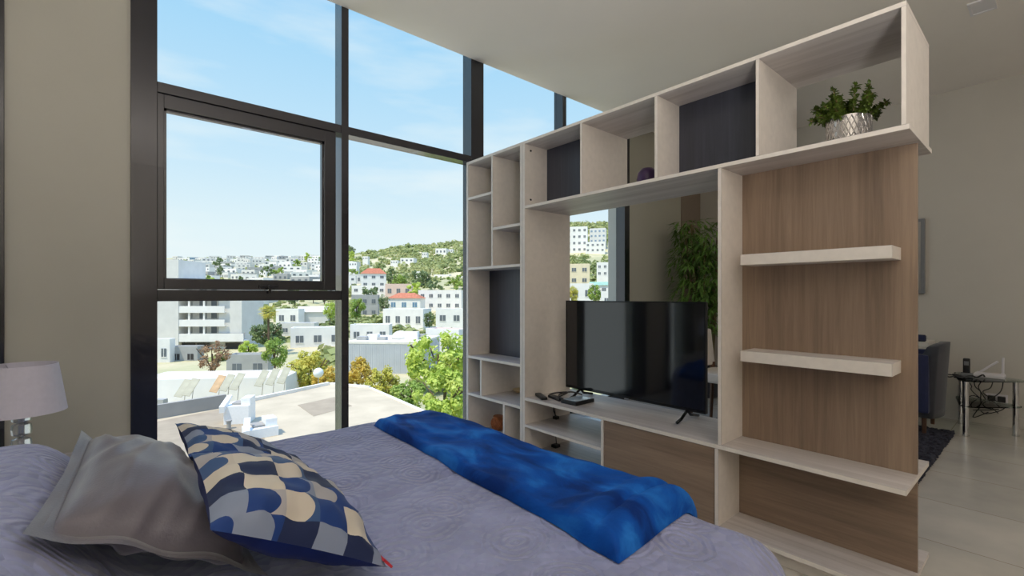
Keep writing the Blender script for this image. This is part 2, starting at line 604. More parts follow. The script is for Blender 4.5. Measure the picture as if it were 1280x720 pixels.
def add_lathe(bm, prof, center=(0, 0, 0), seg=24, mi=0, ridge=None):
    cx, cy, cz = center
    rings = []
    for k, (r, z) in enumerate(prof):
        ring = []
        for i in range(seg):
            t = 2 * PI * i / seg
            rr = r
            if ridge:
                rr = r * (1 + ridge * math.cos(PI * i) * (1 if 0 < k < len(prof) - 1 else 0.4))
            ring.append(bm.verts.new((cx + rr * math.cos(t), cy + rr * math.sin(t), cz + z)))
        rings.append(ring)
    for a, b_ in zip(rings, rings[1:]):
        for i in range(seg):
            j = (i + 1) % seg
            f = bm.faces.new((a[i], a[j], b_[j], b_[i]))
            f.material_index = mi
    bm.faces.new(list(reversed(rings[0]))).material_index = mi
    bm.faces.new(rings[-1]).material_index = mi
    return bm


def add_tube(bm, pts, r, seg=6, mi=0):
    pts = [Vector(p) for p in pts]
    rings = []
    for i, p in enumerate(pts):
        d = (pts[min(i + 1, len(pts) - 1)] - pts[max(i - 1, 0)])
        if d.length < 1e-6:
            d = Vector((0, 0, 1))
        q = d.to_track_quat('Z', 'Y').to_matrix()
        rings.append([bm.verts.new(p + q @ Vector((math.cos(2 * PI * k / seg) * r, math.sin(2 * PI * k / seg) * r, 0))) for k in range(seg)])
    for a, b_ in zip(rings, rings[1:]):
        for k in range(seg):
            j = (k + 1) % seg
            bm.faces.new((a[k], a[j], b_[j], b_[k])).material_index = mi
    bm.faces.new(list(reversed(rings[0])))
    bm.faces.new(rings[-1])
    return bm


def smooth_path(ctrl, n=8):
    """Catmull-Rom through the control points"""
    P = [Vector(c) for c in ctrl]
    P = [P[0]] + P + [P[-1]]
    out = []
    for i in range(1, len(P) - 2):
        for k in range(n):
            t = k / n
            a, b_, c, d = P[i - 1], P[i], P[i + 1], P[i + 2]
            out.append(0.5 * ((2 * b_) + (c - a) * t + (2 * a - 5 * b_ + 4 * c - d) * t * t + (3 * b_ - a - 3 * c + d) * t ** 3))
    out.append(P[-2])
    return out


def prism(poly, z0, z1):
    bm = B()
    a = [bm.verts.new((p[0], p[1], z0)) for p in poly]
    t = [bm.verts.new((p[0], p[1], z1)) for p in poly]
    n = len(poly)
    for i in range(n):
        j = (i + 1) % n
        bm.faces.new((a[i], a[j], t[j], t[i]))
    bm.faces.new(list(reversed(a)))
    bm.faces.new(t)
    bmesh.ops.recalc_face_normals(bm, faces=bm.faces)
    return bm


# ------------------------------------------------------------------ the room
WY = 3.17           # inner face of the window wall
WYO = 3.45
XL, XR = -1.15, 6.10
YB = -2.6
ZC = 3.13
ZW = 3.46           # head of the glazing, above the ceiling line

struct('floor', box(XL - 0.2, XR + 0.2, YB - 0.2, WYO, -0.25, 0.0), 'tile')
bm = B()
add_box(bm, XL - 0.2, XR + 0.2, YB - 0.2, 3.148, ZC, ZC + 0.5)
add_box(bm, XL - 0.2, XR + 0.2, 3.148, WYO, ZW, ZC + 0.5)
struct('ceiling', bm, 'ceiling')
struct('wall_right', box(XR, XR + 0.25, YB - 0.2, WYO, 0.0, ZC), 'wall_cool')
struct('wall_left', box(XL - 0.25, XL, YB - 0.2, WYO, 0.0, ZC), 'wall')
struct('wall_back', box(XL, XR, YB - 0.25, YB, 0.0, ZC), 'wall_cool')
bm = B()
add_box(bm, XL, -1.03, WY, WYO, 0, ZW)
add_box(bm, -0.358, 0.092, WY, WYO, 0, ZW)
add_box(bm, 4.474, XR, WY, WYO, 0, ZW)
struct('wall_window', bm, 'wall')
struct('trim_1', box(5.62, XR, WY - 0.015, WY, 0.1, ZC), 'taupe')  # darker taupe strip on the wall beside the corner
struct('baseboard_right', box(XR - 0.015, XR, YB, WY, 0, 0.09, 0.003), 'wall_cool')
struct('baseboard_window', box(4.474, XR - 0.015, WY - 0.03, WY - 0.015, 0, 0.09, 0.003), 'wall_cool')

FY0, FY1 = 3.15, 3.27   # frame depth


def pane(x0, x1, z0, z1, y=3.235):
    return box(x0, x1, y, y + 0.008, z0, z1)


w1 = bpy.data.objects.new('window_1', None)
COL.objects.link(w1)
w1.location = (0.092, 3.15, 0)
w1['kind'] = 'structure'


def wpart(name, bm, mat, lab=None):
    o = obj(name, bm, mat, w1, world=True)
    if lab:
        o['label'] = lab
    return o


wpart('jamb', box(0.092, 0.204, FY0, FY1, 0.0, ZW, 0.002), 'alu')
wpart('jamb', box(4.383, 4.474, FY0, FY1, 0.0, ZW, 0.002), 'alu')
wpart('mullion', box(1.198, 1.247, FY0, FY1, 0.0, ZW, 0.002), 'alu')
wpart('mullion', box(2.273, 2.402, FY0, FY1, 0.0, ZW, 0.002), 'alu')
wpart('mullion', box(3.374, 3.425, FY0, FY1, 0.0, ZW, 0.002), 'alu')
bays = [(0.204, 1.198), (1.247, 2.273), (2.402, 3.374), (3.425, 4.383)]
for i, (a, b_) in enumerate(bays):
    wpart('bottom_rail', box(a, b_, FY0 + 0.01, FY1 - 0.01, 0.0, 0.09, 0.002), 'alu')
    wpart('head_rail', box(a, b_, FY0 + 0.04, FY1 - 0.01, ZW - 0.03, ZW, 0.002), 'alu')
    wpart('transom', box(a, b_, FY0 + 0.004, FY1 - 0.01, 2.275, 2.33, 0.002), 'alu')
    wpart('pane', pane(a, b_, 2.33, ZW - 0.03), 'glass')
    if i == 0:
        wpart('transom', box(a, b_, FY0 + 0.004, FY1 - 0.01, 1.147, 1.21, 0.002), 'alu')
        wpart('pane', pane(a, b_, 0.09, 1.147), 'glass')
        sa = bpy.data.objects.new('sash', None)
        COL.objects.link(sa)
        sa.parent = w1
        sb = B()
        x0, x1, z0, z1 = a, 1.165, 1.212, 2.273
        bw = 0.058
        for q in ((x0, x0 + 0.03, z0, z1), (x1 - 0.075, x1, z0, z1), (x0 + 0.03, x1 - 0.075, z0, z0 + bw), (x0 + 0.03, x1 - 0.075, z1 - 0.075, z1)):
            add_box(sb, q[0], q[1], 3.165, 3.225, q[2], q[3], 0.002)
        g = 0.012
        for q in ((x0 + 0.03, x0 + 0.03 + g, z0 + bw, z1 - 0.075), (x1 - 0.075 - g, x1 - 0.075, z0 + bw, z1 - 0.075), (x0 + 0.03, x1 - 0.075, z0 + bw, z0 + bw + 0.004), (x0 + 0.03, x1 - 0.075, z1 - 0.075 - g, z1 - 0.075)):
            add_box(sb, q[0], q[1], 3.18, 3.215, q[2], q[3])
        sb2 = obj('sash_frame', sb, 'alu', sa, world=True)
        obj('pane', box(x0 + 0.03, x1 - 0.075, 3.195, 3.203, z0 + bw, z1 - 0.075), 'glass', sa, world=True)
        hb = B()
        add_box(hb, 0.70, 0.80, 3.14, 3.166, 1.222, 1.242, 0.004)
        add_cyl(hb, (0.75, 3.145, 1.232), (0.75, 3.12, 1.232), 0.009)
        add_box(hb, 0.744, 0.756, 3.118, 3.132, 1.19, 1.24, 0.003)
        obj('handle', hb, 'black_plastic', sa, world=True)
    else:
        wpart('pane', pane(a, b_, 0.09, 2.275), 'glass')

w2 = bpy.data.objects.new('window_2', None)
COL.objects.link(w2)
w2.location = (-1.03, 3.15, 0)
w2['kind'] = 'structure'
fb = B()
for q in ((-1.03, -0.95, 0, ZW), (-0.45, -0.358, 0, ZW), (-0.95, -0.45, 0, 0.09), (-0.95, -0.45, 2.275, 2.33), (-0.95, -0.45, ZW - 0.05, ZW)):
    add_box(fb, q[0], q[1], FY0, FY1, q[2], q[3], 0.002)
obj('window_frame', fb, 'alu', w2, world=True)
obj('pane', pane(-0.95, -0.45, 0.09, 2.275), 'glass', w2, world=True)
obj('pane', pane(-0.95, -0.45, 2.33, ZW - 0.05), 'glass', w2, world=True)

# ------------------------------------------------------------------ shelving
XF, XB = 2.18, 2.64
T = 0.02


def board(name, parent, x0, x1, y0, y1, z0, z1, mat, edge=2, bevel=0.0012):
    return obj(name, box(x0, x1, y0, y1, z0, z1, bevel, edge), [mat, 'edge'], parent, world=True)


bc = thing('bookcase', 'tall pale wood bookcase beside the window with small open compartments', 'bookcase', (2.41, 2.75, 0))
board('side_panel', bc, XF, XB, 3.062, 3.087, 0, 2.243, 'pale_z')
board('side_panel', bc, XF, XB, 2.4175, 2.442, 0, 2.243, 'pale_z')
board('top_panel', bc, XF, XB, 2.442, 3.062, 2.223, 2.243, 'pale_y_lit')
board('divider', bc, XF, XB, 2.747, 2.766, 1.40, 2.223, 'pale_z')
board('shelf', bc, XF, XB, 2.766, 3.062, 1.938, 1.958, 'pale_y_lit')
board('shelf', bc, XF, XB, 2.442, 2.747, 1.666, 1.686, 'pale_y_lit')
for z in (1.40, 0.70, 0.405, 0.09):
    board('shelf', bc, XF, XB, 2.442, 3.062, z - T, z, 'pale_y_lit')
board('divider', bc, XF, XB, 2.885, 2.906, 0.405, 0.68, 'pale_z')
board('divider', bc, XF, XB, 2.608, 2.629, 0.09, 0.385, 'pale_z')
o = board('back_panel', bc, 2.395, 2.407, 2.442, 3.062, 0.70, 1.38, 'navy_lam', None)
o['label'] = 'dark charcoal back panel'
board('plinth', bc, XF + 0.04, XB - 0.04, 2.442, 3.062, 0, 0.07, 'pale_y_lit')

su = thing('room_divider_shelf', 'long pale wood shelving wall holding the television, with row of cubbies on top', 'shelving unit', (2.41, 1.37, 0))
board('side_panel', su, XF, XB, 2.392, 2.4165, 0, 2.243, 'pale_z')
board('top_panel', su, XF, XB, 0.352, 2.392, 2.225, 2.243, 'pale_y_lit')
board('middle_shelf', su, XF, XB, 0.343, 2.392, 1.778, 1.797, 'pale_y_lit')
for a, b_ in ((1.877, 1.893), (1.361, 1.380), (0.856, 0.871)):
    board('divider', su, XF, XB, a, b_, 1.797, 2.225, 'pale_z')
board('side_panel', su, XF, XB, 0.352, 0.367, 1.797, 2.225, 'pale_z')
for a, b_ in ((1.893, 2.392), (0.871, 1.361)):
    o = board('back_panel', su, 2.395, 2.407, a, b_, 1.797, 2.225, 'navy_lam', None)
    o['label'] = 'dark charcoal back panel'
board('upright', su, XF, XB, 1.025, 1.042, 0.475, 1.778, 'pale_z')
board('tv_shelf', su, XF, XB, 0.352, 2.392, 0.455, 0.475, 'pale_y_lit')
board('upright', su, XF, XB, 1.040, 1.057, 0.0, 0.455, 'pale_z')
board('upright', su, XF, XB, 1.717, 1.734, 0.0, 0.455, 'pale_z')
board('inner_shelf', su, XF, XB, 1.734, 2.392, 0.272, 0.29, 'pale_y_lit')
board('bottom_shelf', su, XF, XB, 1.734, 2.392, 0.07, 0.09, 'pale_y_lit')
board('bottom_shelf', su, XF, XB, 0.352, 1.040, 0.07, 0.09, 'pale_y_lit')
o = board('door', su, XF + 0.004, XF + 0.022, 1.060, 1.714, 0.085, 0.452, 'oak_y', None)
o['label'] = 'smoked oak cabinet front with sideways grain'
o = board('back_panel', su, 2.405, 2.424, 0.355, 1.025, 0.475, 1.778, 'oak_z', None)
o['label'] = 'large smoked oak back panel with upright grain'
o = board('back_panel', su, 2.405, 2.424, 0.355, 1.040, 0.09, 0.455, 'oak_y', None)
o['label'] = 'lower smoked oak back panel with sideways grain'
for z in (0.87, 1.32):
    o = board('floating_shelf', su, 2.25, 2.405, 0.405, 0.968, z, z + 0.05, 'pale_y_lit')
    o['label'] = 'thick whitewashed floating shelf'
board('plinth', su, XF + 0.05, XB - 0.04, 0.40, 1.04, 0, 0.07, 'pale_y_lit')
board('plinth', su, XF + 0.05, XB - 0.04, 1.057, 1.717, 0, 0.085, 'pale_y_lit')
board('plinth', su, XF + 0.05, XB - 0.04, 1.734, 2.392, 0, 0.07, 'pale_y_lit')
for z in (2.186, 1.845):
    obj('bolt', add_cyl(B(), (2.235, 2.394, z), (2.235, 2.388, z), 0.007, seg=12), 'black_plastic', su, world=True)

# ------------------------------------------------------------------ television
tv = thing('television', 'black flat television standing on the pale wood shelf', 'television', (2.47, 1.745, 0.475))
ty0, ty1, tz0, tz1 = 1.237, 2.256, 0.535, 1.143
bm = box(2.452, 2.475, ty0, ty1, tz0, tz1, 0.004)
add_box(bm, 2.475, 2.52, ty0 + 0.12, ty1 - 0.12, tz0 + 0.02, tz1 - 0.22, 0.012)
obj('casing', bm, 'black_plastic', tv, world=True)
obj('screen', box(2.4495, 2.4525, ty0 + 0.009, ty1 - 0.009, tz0 + 0.018, tz1 - 0.008), 'screen', tv, world=True)
bz = B()
for q in ((ty0, ty0 + 0.007, tz0, tz1), (ty1 - 0.007, ty1, tz0, tz1), (ty0 + 0.007, ty1 - 0.007, tz1 - 0.006, tz1), (ty0 + 0.007, ty1 - 0.007, tz0, tz0 + 0.016)):
    add_box(bz, 2.447, 2.453, q[0], q[1], q[2], q[3], 0.0008)
obj('bezel', bz, 'black_gloss', tv, world=True)
obj('badge', box(2.444, 2.4475, 1.73, 1.762, tz0 - 0.006, tz0 + 0.004, 0.001), 'grey_plastic', tv, world=True)
for yy in (1.352, 2.14):
    fb = B()
    add_tube(fb, [(2.47, yy, tz0 + 0.03), (2.46, yy, tz0 - 0.005), (2.40, yy, 0.495), (2.355, yy, 0.483)], 0.0085, 8)
    add_tube(fb, [(2.465, yy, tz0 + 0.005), (2.50, yy, 0.505), (2.60, yy + 0.005, 0.483)], 0.0085, 8)
    obj('foot', fb, 'black_gloss', tv, world=True, smooth=True)

# small electronics on the TV shelf
zs = 0.475
tbx = thing('set_top_box', 'small flat black box with a pale reflection coloured on top under the television', 'set-top box', (2.34, 2.07, zs))
obj('case', box(2.25, 2.435, 1.99, 2.12, zs, zs + 0.024, 0.004), 'black_plastic', tbx, world=True)
obj('top_reflection', box(2.265, 2.42, 2.0, 2.11, zs + 0.024, zs + 0.027, 0.001), 'reflect_pale', tbx, world=True)  # pale plate stands for a reflection on the black top


def remote(lab, x, y, rz, L=0.16):
    t = thing('remote_control', lab, 'remote control', (x, y, zs), rz, 'remote controls on the television shelf')
    b1 = box(-L / 2, L / 2, -0.022, 0.022, 0, 0.018, 0.005)
    obj('body', b1, 'black_plastic', t)
    b2 = B()
    for i in range(5):
        for j in range(3):
            add_cyl(b2, (-L * 0.36 + i * L * 0.16, -0.012 + j * 0.012, 0.0175), (-L * 0.36 + i * L * 0.16, -0.012 + j * 0.012, 0.020), 0.004, seg=8)
    obj('keypad', b2, 'grey_plastic', t)
    return t


remote('slim black remote lying nearest the bookcase on the television shelf', 2.262, 2.315, R(62))
remote('slim black remote lying against the small flat box on television shelf', 2.305, 2.215, R(75), 0.15)
cb = B()
add_tube(cb, smooth_path([(2.36, 2.33, zs + 0.006), (2.34, 2.26, zs + 0.03), (2.37, 2.18, zs + 0.045), (2.33, 2.14, zs + 0.05), (2.28, 2.16, zs + 0.032), (2.33, 2.2, zs + 0.034), (2.40, 2.16, zs + 0.045), (2.44, 2.10, zs + 0.03)]), 0.005)
tag(obj('cable', cb, 'black_plastic', smooth=True, loc=(2.36, 2.2, zs)), 'looped black cable lying over the small box on television shelf', 'cable')
cb = B()
for dx, dy in ((0, 0), (0.02, -0.01), (0.035, 0.005)):
    add_tube(cb, smooth_path([(2.40 + dx, 2.37 + dy, 0.452), (2.42 + dx * 0.5, 2.365 + dy, 0.40), (2.43, 2.355 + dy, 0.35), (2.44 + dx * 0.2, 2.35, 0.305)]), 0.003)
add_box(cb, 2.425, 2.46, 2.33, 2.365, 0.29, 0.312, 0.004)
tag(obj('hanging_cable', cb, 'black_plastic', loc=(2.43, 2.36, 0.29)), 'black cables hanging in the upper compartment below the television shelf', 'cable')
cb = B()
add_tube(cb, smooth_path([(2.445, 2.355, 0.27), (2.44, 2.35, 0.2), (2.445, 2.345, 0.105)]), 0.003)
add_box(cb, 2.41, 2.46, 2.32, 2.365, 0.09, 0.112, 0.004)
tag(obj('power_plug', cb, 'black_plastic', loc=(2.44, 2.34, 0.09)), 'black plug on short cord in the lowest compartment below television shelf', 'cable')

# ornaments
t = thing('lattice_jar', 'small orange brown lattice jar in the lowest bookcase compartment', 'jar', (2.40, 2.95, 0.09))
bm = add_lathe(B(), [(0.035, 0), (0.052, 0.02), (0.058, 0.05), (0.054, 0.08), (0.04, 0.098), (0.036, 0.1)], seg=24)
obj('body', bm, 'terracotta', t, smooth=True)
bm = B()
for i in range(10):
    for sgn in (1, -1):
        pts = []
        for k in range(7):
            zz = 0.015 + 0.075 * k / 6
            rr = 0.0605 - 0.013 * abs(k / 3 - 1) ** 2
            th = 2 * PI * i / 10 + sgn * k * 0.17
            pts.append((rr * math.cos(th), rr * math.sin(th), zz))
        add_tube(bm, pts, 0.0035, 5)
obj('lattice', bm, 'terracotta', t, smooth=True)
obj('rim', add_lathe(B(), [(0.036, 0.098), (0.043, 0.1), (0.044, 0.112), (0.036, 0.117)], seg=24), 'terracotta', t, smooth=True)
bm = add_lathe(B(), [(0.03, 0), (0.05, 0.008), (0.062, 0.024), (0.058, 0.024), (0.045, 0.011), (0.01, 0.009)], center=(0, 0, 0), seg=24)
o = obj('dish', bm, 'dish', smooth=True)
o.location = (2.5, 2.80, 0.405)
tag(o, 'shallow beige dish on the low bookcase shelf', 'dish')
bm = add_lathe(B(), [(0.02, 0), (0.05, 0.02), (0.063, 0.06), (0.055, 0.1), (0.035, 0.124), (0.01, 0.131)], seg=24)
o = obj('round_ornament', bm, 'purple', smooth=True)
o.location = (2.40, 1.565, 1.797)
tag(o, 'dark purple round ornament peeking over the cubby floor', 'ornament')

# potted plant on top shelf
rng = random.Random(4)
t = thing('potted_plant', 'bushy green succulent in ridged silver pot on the topmost cubby', 'plant', (2.37, 0.572, 1.797))
bm = add_lathe(B(), [(0.062, 0), (0.072, 0.012), (0.076, 0.05), (0.078, 0.1), (0.076, 0.125), (0.068, 0.125), (0.066, 0.105), (0.005, 0.104)], seg=40)
obj('pot', bm, 'silver_pot', t)
bm = B()
for i in range(26):
    for sgn in (1, -1):
        pts = []
        for k in range(6):
            th = 2 * PI * i / 26 + sgn * (k % 2) * 0.12
            pts.append((0.0785 * math.cos(th), 0.0785 * math.sin(th), 0.008 + 0.112 * k / 5))
        add_tube(bm, pts, 0.0024, 5)
obj('pot_ridges', bm, 'silver_pot', t)
bm = B()
st = B()
for i in range(30):
    th = rng.uniform(0, 2 * PI)
    lean = rng.uniform(0.1, 1.25)
    L = rng.uniform(0.11, 0.165) * (1.08 - 0.25 * lean)
    base = Vector((0.03 * math.cos(th), 0.03 * math.sin(th), 0.10))
    dr = Vector((math.sin(lean) * math.cos(th), math.sin(lean) * math.sin(th), math.cos(lean)))
    tip = base + dr * L + Vector((0, 0, 0.012))
    add_tube(st, [base, (base + tip) / 2 + Vector((0, 0, 0.006)), tip], 0.003, 5)
    for k in range(105):
        s = rng.uniform(0.2, 1.0)
        p = base.lerp(tip, s)
        dv = Vector((rng.gauss(0, 1), rng.gauss(0, 1), rng.gauss(0.2, 1))).normalized()
        ln = rng.uniform(0.014, 0.027)
        side = dv.cross(Vector((0, 0, 1)))
        if side.length < 0.1:
            side = Vector((1, 0, 0))
        side = side.normalized() * ln * 0.28
        up = side.cross(dv).normalized() * ln * 0.12
        c0 = p
        m1 = p + dv * ln * 0.55
        c1 = p + dv * ln
        v = [bm.verts.new(q) for q in (c0, m1 + side, c1, m1 - side, m1 + up)]
        for a, b_ in ((0, 1), (1, 2), (2, 3), (3, 0)):
            bm.faces.new((v[a], v[b_], v[4]))
obj('stems', st, 'cane', t)
obj('foliage', bm, 'leaf_plant', t)

# ------------------------------------------------------------------ bed
BX0, BX1 = -1.02, 1.175
BY0, BY1 = 0.50, 2.07
BR_, BZ = 0.10, 0.585


def sstep(a, b_, x):
    t = max(0, min(1, (x - a) / (b_ - a)))
    return t * t * (3 - 2 * t)


def bed_surface(a, b_, groove=1.0):
    qx = min(max(a, BX0), BX1)
    qy = min(max(b_, BY0), BY1)
    dx, dy = a - qx, b_ - qy
    e = math.hypot(dx, dy)
    z = BZ
    x, y = qx, qy
    nrm = Vector((0, 0, 1))
    if e > 1e-9:
        nx, ny = dx / e, dy / e
        th = min(e / BR_, PI / 2)
        x += nx * BR_ * math.sin(th)
        y += ny * BR_ * math.sin(th)
        z -= BR_ * (1 - math.cos(th))
        nrm = Vector((nx * math.sin(th), ny * math.sin(th), math.cos(th)))
        ex = e - BR_ * PI / 2
        if ex > 0:
            z -= ex
            x += nx * ex * 0.04
            y += ny * ex * 0.04
    # bed pillows lying under the spread at the head end
    hump = sstep(0.10, -0.16, x) * sstep(1.98, 1.72, y) * sstep(0.55, 0.75, y)
    z += 0.215 * hump
    w = noise.noise(Vector((x * 2.2, y * 5.0, 0))) * 0.006 + noise.noise(Vector((x * 6, y * 9, 3.3))) * 0.004
    w -= groove * 0.010 * math.exp(-((y - 1.33 - 0.10 * (x - 0.9)) / 0.012) ** 2) * sstep(0.45, 0.6, x)
    return Vector((x, y, z)) + nrm * w, nrm


bed = thing('bed', 'wide bed under a grey quilted bedspread by the window', 'bed', (0.1, 1.28, 0))
obj('bed_base', box(-1.0, 1.18, 0.53, 2.05, 0.08, 0.30, 0.01), 'walnut', bed, world=True)
obj('mattress', box(-1.0, 1.19, 0.51, 2.06, 0.30, 0.545, 0.04), 'mattress', bed, world=True)
for lx in (-0.93, 1.1):
    for ly in (0.6, 1.98):
        obj('leg', add_cyl(B(), (lx, ly, 0), (lx, ly, 0.08), 0.03, seg=12), 'walnut', bed, world=True)
bm = B()
na, nb = 150, 140
grid = []
for i in range(na + 1):
    a = BX0 + 0.02 + (BX1 + 0.52 - BX0 - 0.02) * i / na
    row = []
    for j in range(nb + 1):
        b_ = BY0 - 0.52 + (BY1 - BY0 + 1.04) * j / nb
        row.append(bm.verts.new(bed_surface(a, b_)[0]))
    grid.append(row)
for i in range(na):
    for j in range(nb):
        bm.faces.new((grid[i][j], grid[i + 1][j], grid[i + 1][j + 1], grid[i][j + 1]))
obj('bedspread', bm, 'quilt', bed, world=True, smooth=True)

# folded throw
bm = B()
na, nb = 60, 150
top, bot = [], []
for i in range(na + 1):
    s = -1 + 2 * i / na
    rt, rb = [], []
    for j in range(nb + 1):
        t_ = -1 + 2 * j / nb
        tt = (t_ + 1) / 2
        b_ = 0.648 + 1.397 * tt + 0.02 * s
        a0 = 0.855 + 0.065 * tt + 0.006 * math.sin(b_ * 9)
        a1 = 1.312 + 0.01 * tt + 0.008 * math.sin(b_ * 7 + 1)
        a = a0 + (a1 - a0) * (s + 1) / 2
        p, nrm = bed_surface(a, b_, 0.0)
        prof = (max(0, 1 - abs(s) ** 8)) ** 0.5 * (max(0, 1 - abs(t_) ** 26)) ** 0.5
        h = 0.036 + noise.noise(Vector((a * 7, b_ * 5, 1.7))) * 0.012 + noise.noise(Vector((a * 16, b_ * 9, 5.1))) * 0.006
        nearend = sstep(0.17, 0.06, tt + 0.03 * s)
        h += 0.022 * nearend + 0.015 * nearend * (abs(math.sin((tt / 0.155) * PI * 2.5 + 0.25 * math.sin(3 * s))) ** 0.6 - 0.5)
        h += noise.noise(Vector((a * 34 + b_ * 8, b_ * 14, 9.1))) * 0.0035
        h += 0.010 * math.exp(-((s + 0.93) / 0.06) ** 2)
        rt.append(bm.verts.new(p + nrm * (0.004 + h * prof)))
        rb.append(bm.verts.new(p + nrm * 0.0035))
    top.append(rt)
    bot.append(rb)
for i in range(na):
    for j in range(nb):
        bm.faces.new((top[i][j], top[i + 1][j], top[i + 1][j + 1], top[i][j + 1]))
        bm.faces.new((bot[i][j], bot[i][j + 1], bot[i + 1][j + 1], bot[i + 1][j]))
for i in range(na):
    bm.faces.new((top[i][0], bot[i][0], bot[i + 1][0], top[i + 1][0]))
    bm.faces.new((top[i][nb], top[i + 1][nb], bot[i + 1][nb], bot[i][nb]))
for j in range(nb):
    bm.faces.new((top[0][j], top[0][j + 1], bot[0][j + 1], bot[0][j]))
    bm.faces.new((top[na][j], bot[na][j], bot[na][j + 1], top[na][j + 1]))
th = obj('folded_throw', bm, 'plush', smooth=True, loc=(1.07, 1.3, 0.59))
tag(th, 'royal blue plush throw folded across the foot of the bed', 'throw blanket')


def pillow_side(w, h, T_, sign, flange=0.0, n=40, seed=0.0, pinch=0.06, wr=0.006):
    """half of a pillow, in its own plane; sign +1 top, -1 underside"""
    bm = B()
    uvl = bm.loops.layers.uv.new('UVMap')
    iw, ih = w - flange, h - flange
    vs = []
    for i in range(n + 1):
        row = []
        for j in range(n + 1):
            u, v = -1 + 2 * i / n, -1 + 2 * j / n
            x = u * w * (1 - pinch * (1 - v * v) * abs(u) ** 3)
            y = v * h * (1 - pinch * (1 - u * u) * abs(v) ** 3)
            uu = min(1, abs(u) * w / iw)
            vv = min(1, abs(v) * h / ih)
            q = (max(0, 1 - uu ** 2.4) * max(0, 1 - vv ** 2.4)) ** 0.55
            z = sign * T_ * q
            amt = min(1, q * 3)
            z += amt * (noise.noise(Vector((u * 2.6 + seed, v * 2.6, seed))) * wr * 1.6 + noise.noise(Vector((u * 6 + seed, v * 5, seed + 7))) * wr)
            if flange > 0:
                rim = max(abs(u) * w / iw, abs(v) * h / ih)
                z -= sign * 0.010 * math.exp(-((rim - 0.985) / 0.02) ** 2)
                fold = math.sin((u * 0.9 - v * 0.5) * 7 + 2.2 * noise.noise(Vector((u * 1.5, v * 1.5, seed))))
                z += sign * amt * 0.009 * abs(fold) ** 3
            if flange > 0 and q < 0.01:
                z += 0.006 * math.sin(8 * u + 3 * seed) * math.cos(7 * v)
            row.append((bm.verts.new((x, y, z)), (u * 0.5 + 0.5, v * 0.5 + 0.5)))
        vs.append(row)
    for i in range(n):
        for j in range(n):
            q = [vs[i][j], vs[i + 1][j], vs[i + 1][j + 1], vs[i][j + 1]]
            if sign < 0:
                q.reverse()
            f = bm.faces.new([k[0] for k in q])
            for l, k in zip(f.loops, q):
                l[uvl].uv = k[1]
    return bm


def to_corners(bm, w, h, bl, br, tr_, tl, sag=0.0):
    """stretch a flat pillow half over four corner points; its thickness follows the plane's normal"""
    bl, br, tr_, tl = (Vector(p) for p in (bl, br, tr_, tl))
    nrm = ((br - bl) + (tr_ - tl)).cross((tl - bl) + (tr_ - br)).normalized()
    for v in bm.verts:
        u, t_ = v.co.x / w * 0.5 + 0.5, v.co.y / h * 0.5 + 0.5
        p = bl.lerp(br, u).lerp(tl.lerp(tr_, u), t_)
        v.co = p + nrm * (v.co.z + sag * (1 - (2 * u - 1) ** 2))
    return bm


def add_pillow(t, w, h, tf, tb, corners, flange, seed, mf, mb, names, wr=0.006, sag=0.0):
    obj(names[0], to_corners(pillow_side(w, h, tf, 1, flange, seed=seed, wr=wr), w, h, *corners, sag), mf, t, world=True, smooth=True)
    obj(names[1], to_corners(pillow_side(w, h, tb, -1, flange, seed=seed, wr=wr * 0.5), w, h, *corners, sag), mb, t, world=True, smooth=True)


sh = thing('sham_pillow', 'large grey sateen pillow with flat border leaning at the head of bed', 'pillow', (0.08, 1.4, 0.60))
add_pillow(sh, 0.27, 0.36, 0.098, 0.05, ((-0.104, 1.067, 0.80), (0.245, 1.03, 0.622), (0.21, 1.70, 0.61), (-0.056, 1.752, 0.806)), 0.04, 1.3, 'sateen', 'sateen', ('front', 'back'), wr=0.008)

ca = thing('patchwork_cushion', 'blue and cream patchwork velvet cushion in front, nearest the camera', 'cushion', (0.29, 1.09, 0.62), group='blue patchwork cushions on the bed')
add_pillow(ca, 0.225, 0.245, 0.07, 0.06, ((0.118, 0.835, 0.825), (0.430, 0.885, 0.628), (0.462, 1.36, 0.64), (0.137, 1.225, 0.838)), 0, 2.2, 'cushion_a', 'cushion_back', ('patterned_front', 'plain_back'))
tg = B()
add_box(tg, -0.014, 0.014, -0.010, 0.010, 0.0, 0.005, 0.001)
bmesh.ops.rotate(tg, verts=tg.verts, cent=(0, 0, 0), matrix=Matrix.Rotation(R(50), 3, 'Y'))
bmesh.ops.translate(tg, verts=tg.verts, vec=(0.431, 0.897, 0.632))
o = obj('tag', tg, 'red_tag', ca, world=True)
o['label'] = 'small red sewn-in tag'
cbn = thing('patchwork_cushion', 'blue and cream patchwork velvet cushion half hidden behind the nearer one', 'cushion', (0.31, 1.5, 0.62), group='blue patchwork cushions on the bed')
add_pillow(cbn, 0.215, 0.225, 0.06, 0.05, ((0.145, 1.34, 0.80), (0.455, 1.25, 0.625), (0.450, 1.48, 0.63), (0.152, 1.71, 0.80)), 0, 5.2, 'cushion_b', 'cushion_back', ('patterned_front', 'plain_back'))

